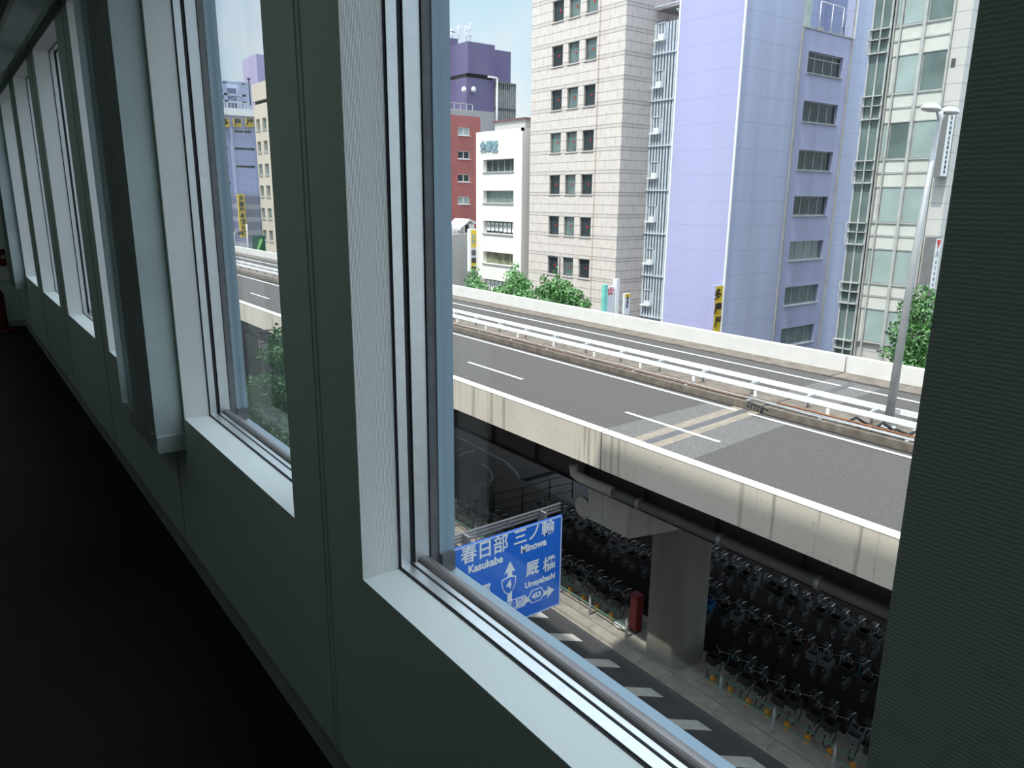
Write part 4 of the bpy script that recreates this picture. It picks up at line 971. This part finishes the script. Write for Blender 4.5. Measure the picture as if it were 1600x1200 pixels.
# --- small signs by the far barrier
r = thing('pylon_sign', (38, 42.6, G), 'white pylon sign with a pink flower and a green edge beyond the far barrier', 'sign')
Yp = 38.5; 
a = onY(943, 456, Yp); b = onY(948, 456, Yp); c = onY(960.5, 458, Yp); d = onY(963, 436, Yp); e_ = onY(967, 436, Yp)
MB().box(a.x, b.x, Yp-0.1, Yp+0.2, G, a.z+0.5, M('mint_paint', (0.25, 0.72, 0.60), 0.5)).build('green_edge', r)
MB().box(b.x, c.x, Yp, Yp+0.2, G, a.z+0.3, m_sw).build('face', r)
MB().box(d.x-0.05, e_.x, Yp-0.1, Yp+0.25, G, d.z, m_rail).build('post', r)
fc = onY(954, 455, Yp-0.02)
for k in range(5):
    th = math.pi/2+k*2*math.pi/5; cx, cz = fc.x+0.2*math.cos(th), fc.z+0.2*math.sin(th)
    MB().prism([(cx+0.11*math.cos(th+q*math.pi/3)*(1.3 if q % 3 == 0 else .8), cz+0.11*math.sin(th+q*math.pi/3)*(1.3 if q % 3 == 0 else .8)) for q in range(6)], 'y', Yp-0.03, Yp, m_flower).build('flower_petal', r)
r = thing('small_sign', (38.5, 40, G), 'small yellow and white vertical signboard beyond the far barrier beside the beige tower', 'sign')
Yq = 38.0; a = onY(976.5, 459, Yq); b = onY(985, 459, Yq); zb = onY(980, 491, Yq).z
MB().box(a.x, b.x, Yq, Yq+0.2, zb, a.z, m_sw).build('case', r); MB().box(a.x+0.02, b.x-0.02, Yq-0.015, Yq, a.z-0.28, a.z-0.02, m_yel).build('yellow_top', r)
for i, ch in enumerate('と学習院'): text(ch, 0.26, m_ink, r, ((a.x+b.x)/2, Yq-0.02, a.z-0.15-0.265*i), bold=0.005, ext=0.003)
MB().tube([((a.x+b.x)/2, Yq+0.1, G), ((a.x+b.x)/2, Yq+0.1, zb)], 0.05, m_steel, 6).build('pole', r)
pl = onX(875, 400, 38)
r = thing('street_pole', (38, pl.y, G), 'thin dark street lamp standing in front of the beige tower windows', 'lamp post')
MB().tube([(38, pl.y, G), (38, pl.y, onX(875, 403, 38).z), (38, pl.y+0.9, onX(875, 402, 38).z+0.02)], 0.06, m_wfd, 6).build('pole', r)
MB().box(37.9, 38.1, pl.y+0.7, pl.y+1.1, onX(875, 402, 38).z-0.05, onX(875, 402, 38).z+0.06, m_wfd).build('lamp_head', r)

# ------------------------------------------------------------------ trees
def leaf_mat(name, a, b):
    m, t, bs = nodes(name); n = ramp(t, noise(t, 3.0, 3), 0.35, 0.65)
    t.links.new(mixc(t, n, a, b), bs.inputs['Base Color']); bs.inputs['Roughness'].default_value = 0.5
    return m
m_lf = leaf_mat('leaf_green', (0.055, 0.16, 0.045), (0.12, 0.28, 0.08)); m_lf2 = leaf_mat('leaf_light_green', (0.14, 0.33, 0.11), (0.24, 0.46, 0.18)); m_lf3 = leaf_mat('leaf_deep_green', (0.03, 0.09, 0.025), (0.06, 0.16, 0.04))
m_bark = M('bark', (0.12, 0.09, 0.07), 0.9)
def tree(x, y, blobs, n, ls, label, seed, mats, name='street_tree', top=None):
    rnd = random.Random(seed)
    r = thing(name, (x, y, G+0.1), label, 'tree')
    zt = max(b[2]+b[5] for b in blobs) if top is None else top
    mb = MB(); mb.tube([(x, y, G+0.1), (x+0.1, y, (G+zt)/2), (x, y+0.1, zt-0.4)], [0.16, 0.11, 0.02], m_bark, 8)
    for b in blobs: mb.tube([(x, y, b[2]-b[5]*1.2), (b[0], b[1], b[2])], [0.05, 0.015], m_bark, 5)
    mb.build('trunk', r)
    mb = MB(); tot = sum(b[3]*b[4]*b[5] for b in blobs)**1.0
    for b in blobs:
        k = int(n*b[3]*b[4]*b[5]/tot)
        for _ in range(k):
            while True:
                v = Vector((rnd.uniform(-1, 1), rnd.uniform(-1, 1), rnd.uniform(-1, 1)))
                if 0.35 < v.length < 1: break
            if rnd.random() < 0.6: v = v.normalized()*rnd.uniform(0.8, 1.08)
            p = Vector((b[0]+v.x*b[3], b[1]+v.y*b[4], b[2]+v.z*b[5]))
            nrm = (v.normalized()+Vector((rnd.gauss(0, .6), rnd.gauss(0, .6), rnd.gauss(0, .6)))).normalized()
            u = nrm.orthogonal().normalized(); w_ = nrm.cross(u); th = rnd.uniform(0, 6.28); u, w_ = u*math.cos(th)+w_*math.sin(th), w_*math.cos(th)-u*math.sin(th)
            s = ls*rnd.uniform(0.6, 1.3); mm = mats[0] if rnd.random() < .5 else mats[rnd.randrange(len(mats))]
            mb.face([p-u*s*.5, p+w_*s*.3+nrm*s*.08, p+u*s*.6, p-w_*s*.3+nrm*s*.08], mm)
    mb.build('foliage', r); return r
def at(px, py, X): return onX(px, py, X)
def B(px, py, X, r, rz=None, dx=0): p = at(px, py, X); return (p.x+dx, p.y, p.z, r, r, rz or r)
X_ = 35
tree(X_, at(742, 440, X_).y, [B(742, 424, X_, .35, .55), B(740, 437, X_, .75, .5), B(745, 452, X_, 1.0, .7), B(722, 455, X_, .7, .4), B(736, 470, X_, 1.2, .9)], 2200, 0.24, 'small sparse tree beyond the barrier, leftmost, in front of the yellow and white sign', 11, [m_lf2, m_lf])
tree(X_, at(806, 440, X_).y, [B(806, 421, X_, .35, .6), B(803, 433, X_, .85, .5), B(810, 444, X_, 1.1, .5), B(800, 456, X_, 1.5, .6), B(822, 461, X_, 1.0, .5), B(808, 475, X_, 1.6, .9)], 3600, 0.24, 'bright green tree beyond the barrier in front of the cream building', 12, [m_lf2, m_lf2, m_lf])
tree(X_, at(875, 455, X_).y, [B(868, 428, X_, .25, .6), B(850, 436, X_, .35, .35), B(872, 446, X_, 1.0, .5), B(860, 456, X_, 1.2, .5), B(885, 460, X_, 1.2, .5), B(905, 474, X_, .9, .4), B(872, 478, X_, 1.7, .9)], 3800, 0.25, 'dark green spiky tree beyond the barrier in front of the beige stone tower', 13, [m_lf, m_lf, m_lf2])
X_ = 36
tree(X_, at(1440, 540, X_).y, [B(1442, 462, X_, .6, .5), B(1428, 485, X_, .7, .7), B(1452, 490, X_, .9, .8), B(1420, 520, X_, .9, .8), B(1450, 530, X_, 1.1, .9), B(1395, 552, X_, .6, .35), B(1430, 555, X_, 1.1, .9), B(1465, 560, X_, 1.0, 1.0), B(1440, 590, X_, 1.5, 1.2)], 9000, 0.17, 'dense round green tree behind the lamp post at the right', 14, [m_lf, m_lf, m_lf2, m_lf3])
X_ = 10
tree(X_, at(420, 700, X_).y, [B(432, 515, X_, .22, .28), B(437, 532, X_, .5, .4), B(420, 553, X_, .55, .3), B(445, 556, X_, .8, .5), B(396, 600, X_, .6, .35), B(420, 606, X_, 1.0, .5), B(445, 600, X_, 1.1, .6), B(405, 630, X_, .9, .5), B(430, 640, X_, 1.2, .8), B(400, 672, X_, .7, .5), B(440, 680, X_, 1.5, 1.1), B(420, 715, X_, 1.3, .9)], 15000, 0.17, 'leafy green street tree below the highway edge, seen through the second window', 15, [m_lf3, m_lf3, m_lf, m_lf2], top=-5.2)

# ------------------------------------------------------------------ under the highway: rails, bicycles, odds and ends
struct(MB().box(19.25, 29.5, -10, 26.2, G+0.14, G+0.146, M('shaded_paving', (0.014, 0.011, 0.010), 0.9, var=0.25, spec=0.1)).build('paving_shade'))  # sheet darkening the sidewalk's colour for the shade under the highway
GW = G+0.14
m_green = M('green_rail_paint', (0.10, 0.22, 0.16), 0.5)
def green_fence(ya, yb, label):
    r = thing('green_fence', (17.6, (ya+yb)/2, GW), label, 'fence')
    for z in (0.78, 0.42): MB().tube([(17.6, ya, GW+z), (17.6, yb, GW+z)], 0.028, m_green, 8).build('rail', r)
    y = ya
    while y <= yb+0.01:
        MB().tube([(17.6, y, GW), (17.6, y, GW+0.82)], 0.045, m_steel, 8).build('post', r); y += 1.9
green_fence(16.3, 29.6, 'green rail fence beside the sunlit kerb, left of the highway pillar')
green_fence(-3, 12.8, 'green rail fence in the shade, right of the highway pillar')
def bicycle(mf, basket, y=0):
    r = thing('bicycle', (0, 0, 0), 'bicycle', 'bicycle')
    def P(x, z, yy=0): return (x, yy, z)
    for cx in (-0.54, 0.54):
        mb = MB(); R_ = 0.31
        pts = [(cx+R_*math.cos(2*math.pi*k/18), 0, 0.33+R_*math.sin(2*math.pi*k/18)) for k in range(19)]
        mb.tube(pts, 0.018, m_black, 5, False); 
        for k in range(7): a = math.pi*k/7; mb.tube([(cx+R_*math.cos(a), 0, 0.33+R_*math.sin(a)), (cx-R_*math.cos(a), 0, 0.33-R_*math.sin(a))], 0.004, m_steel, 3, False)
        wv = mb.build('wheel', r)
        mb = MB(); pts = [(cx+0.345*math.cos(a), 0, 0.33+0.345*math.sin(a)) for a in [0.3+k*0.33 for k in range(8)]]; mb.tube(pts, 0.022, m_chrome, 4); mb.build('mudguard', wv)
    mb = MB(); hd = (-0.40, 0, 0.80); bb = (0.02, 0, 0.30); st = (0.16, 0, 0.72)
    mb.tube([hd, (-0.2, 0, .45), bb], 0.02, mf, 6).tube([bb, st], 0.018, mf, 6).tube([st, (0.54, 0, 0.33)], 0.012, mf, 5).tube([bb, (0.54, 0, 0.33)], 0.012, mf, 5).tube([(-0.54, 0, 0.33), (-0.40, 0, 0.80)], 0.016, mf, 6)
    mb.build('frame', r)
    mb = MB(); mb.tube([(-0.40, 0, 0.8), (-0.37, 0, 1.0)], 0.012, m_chrome, 6).tube([(-0.12, -0.27, 0.97), (-0.30, -0.22, 1.03), (-0.37, 0, 1.0), (-0.30, 0.22, 1.03), (-0.12, 0.27, 0.97)], 0.010, m_chrome, 6)
    mb.build('handlebar', r)
    mb = MB(); mb.prism([(0.10, 0.80), (0.36, 0.82), (0.36, 0.88), (0.10, 0.84)], 'y', -0.07, 0.07, m_black).tube([st, (0.2, 0, 0.82)], 0.012, m_chrome, 5); mb.build('saddle', r)
    if basket:
        mb = MB(); x0, x1, z0, z1 = -0.80, -0.46, 0.70, 0.94
        mb.box(x0, x1, -0.16, 0.16, z0, z0+0.01, basket); mb.box(x0-.02, x0-.01, -.18, .18, z0, z1, basket); mb.box(x1, x1+.01, -.18, .18, z0, z1, basket); mb.box(x0, x1, -.18, -.17, z0, z1, basket); mb.box(x0, x1, .17, .18, z0, z1, basket); mb.build('basket', r)
    return r
m_chrome = M('bright_chrome', (0.30, 0.30, 0.31), 0.12, 1.0)
m_bk = [M('bike_silver', (0.25, 0.26, 0.27), 0.35, 0.5), M('bike_black', (0.02, 0.02, 0.022), 0.4), M('bike_red', (0.30, 0.03, 0.03), 0.4), M('bike_blue', (0.03, 0.09, 0.22), 0.4), M('bike_teal', (0.03, 0.22, 0.22), 0.4)]
m_bs = M('grey_basket', (0.16, 0.16, 0.17), 0.5, 0.3); m_bk2 = M('dark_wire_basket', (0.03, 0.03, 0.03), 0.5); m_bb = M('blue_basket', (0.02, 0.14, 0.42), 0.5)
protos = [bicycle(m_bk[0], m_bs), bicycle(m_bk[1], m_bk2), bicycle(m_bk[2], m_black), bicycle(m_bk[3], m_bk2), bicycle(m_bk[4], m_black), bicycle(m_bk[1], m_bb)]
used = set()
def put(k, x, y, rz, label, group, lean=0.0):
    if k in used: o = copy_tree(protos[k])
    else: o = protos[k]; used.add(k)
    o.location = (x, y, GW); o.rotation_euler = (lean, 0, rz); o['label'] = label; o['group'] = group; return o
rb = random.Random(21)
def row(y0, y1, step, x, label, group, flip=0, kinds=(0, 1, 1, 2, 3, 0, 1, 4)):
    y = y0
    while y < y1:
        put(rb.choice(kinds), x+rb.uniform(-.14, .14), y+rb.uniform(-.03, .03), flip+rb.uniform(-.12, .12), label, group, rb.uniform(-.05, .09)); y += step
put(1, 18.75, 17.35, 0.1, 'black bicycle nearest the red cabinet in the sunlit row behind the green rail', 'bicycles in the sunlit row by the kerb', .06)
row(17.95, 24.6, 0.56, 18.75, 'bicycle parked in the sunlit row behind the green rail left of the pillar', 'bicycles in the sunlit row by the kerb', kinds=(0, 1, 0, 3, 0, 1))
row(25.6, 28.6, 0.6, 18.9, 'bicycle parked by the kerb above the top edge of the blue sign', 'bicycles above the blue sign', kinds=(2, 0, 1))
row(7.2, 13.2, 0.57, 18.85, 'bicycle parked in the dark row along the green rail, right of the pillar', 'bicycles in the shaded row by the kerb', kinds=(1, 0, 4, 1, 3))
row(16.6, 26.0, 0.58, 21.9, 'bicycle in the dark row under the highway, left of the pillar', 'bicycles in the dark back row left of the pillar', 0)
put(5, 21.3, 15.2, 0.05, 'dark bicycle with a blue basket just right of the pillar under the highway', 'bicycles with blue baskets', .04)
put(5, 21.9, 16.0, 0.02, 'dark bicycle with a blue basket set back behind the other blue-basket bicycle', 'bicycles with blue baskets', .02)
row(6.5, 14.8, 0.58, 21.6, 'bicycle in the dark middle row under the highway, right of the pillar', 'bicycles in the dark middle row right of the pillar', 0)
row(7.0, 18.5, 0.55, 24.2, 'bicycle in the dark rearmost row deep under the highway', 'bicycles in the rearmost row', 0)
m_or = M('orange_lock_paint', (0.75, 0.33, 0.03), 0.5)
lk = None
def lock(y, label, grp):
    global lk
    if lk is None:
        lk = thing('bicycle_lock_stand', (18.05, y, GW), label, 'bicycle lock', grp)
        MB().box(17.98, 18.12, y-0.07, y+0.07, GW, GW+0.17, m_or).prism([(17.98, GW+.17), (18.12, GW+.17), (18.08, GW+.25), (18.00, GW+.25)], 'y', y-.06, y+.06, m_or).build('housing', lk); MB().tube([(18.0, y, GW+0.2), (18.35, y, GW+0.25)], 0.02, m_steel, 6).build('bar', lk)
        return lk
    c = copy_tree(lk); c.location = (18.05, y, GW); c['label'] = label; c['group'] = grp; return c
for k in range(9): lock(17.5+k*0.78, 'orange bicycle lock stand on the sunlit ground behind the green rail', 'orange lock stands in the sun')
for k in range(9): lock(7.4+k*0.68, 'dull orange bicycle lock stand in the shade right of the pillar', 'orange lock stands in the shade')
rc = thing('red_cabinet', (18.3, 16.55, GW), 'dark red metal cabinet standing against the left side of the pillar', 'cabinet')
MB().box(18.05, 18.35, 16.25, 16.6, GW+0.1, GW+1.5, M('maroon_cabinet', (0.20, 0.02, 0.025), 0.5)).build('body', rc); MB().box(18.07, 18.33, 16.27, 16.58, GW, GW+0.1, m_dark).build('base', rc)
MB().box(18.035, 18.05, 16.29, 16.56, GW+0.2, GW+1.42, M('cabinet_door_red', (0.26, 0.03, 0.035), 0.45)).build('door', rc)
rnd = random.Random(2); bgm = thing('plastic_bag', (17.95, 16.75, GW), 'crumpled white plastic bag lying on the kerb beside the red cabinet', 'bag')
mb = MB(); nn = 12; i0 = 0
for j in range(7):
    for a in range(nn):
        th = 2*math.pi*a/nn; ph_ = math.pi*j/6; rr = 0.24*math.sin(ph_)*rnd.uniform(.75, 1.2)+0.01
        mb.v.append((17.95+rr*math.cos(th), 16.85+rr*1.2*math.sin(th), GW+0.15-0.15*math.cos(ph_)*rnd.uniform(.85, 1)))
k_ = mb._m(m_white)
for j in range(6):
    for a in range(nn): b = (a+1) % nn; mb.f.append((j*nn+a, j*nn+b, (j+1)*nn+b, (j+1)*nn+a)); mb.mi.append(k_); mb.sm.append(False)
mb.build('crumpled_film', bgm)
uc = thing('utility_cabinet', (19.6, 29.5, GW), 'dark utility cabinet beside the sunlit pavement left above the blue sign', 'cabinet')
p = onZ(745, 806, GW)
MB().box(p.x, p.x+0.8, p.y-0.3, p.y+0.5, GW, GW+1.5, M('charcoal_paint', (.04, .04, .04), .6)).build('body', uc)
bf = thing('black_fence', (21, 28, GW), 'thin black rail fence in the dark under the highway above the blue sign', 'fence')
pts = [onZ(*q, GW) for q in ((772, 812), (816, 800), (858, 786), (894, 778))]
for p in pts: MB().tube([p, (p.x, p.y, GW+1.3)], 0.035, m_dark, 6).build('post', bf)
for h_ in (0.4, 0.85, 1.3):
    MB().tube([(p.x, p.y, GW+h_) for p in pts], 0.022, m_dark, 6).build('rail', bf)
gf = thing('black_barrier', (20, 30, GW), 'black tubular barrier on the sunlit pavement beside the window frame', 'fence')
pts = [onZ(*q, GW) for q in ((690, 795), (716, 806), (740, 820))]
for p in pts: MB().tube([p, (p.x, p.y, GW+0.9)], 0.03, m_dark, 6).build('post', gf)
for h_ in (0.3, 0.6, 0.9): MB().tube([(p.x, p.y, GW+h_) for p in pts], 0.025, m_dark, 6).build('rail', gf)
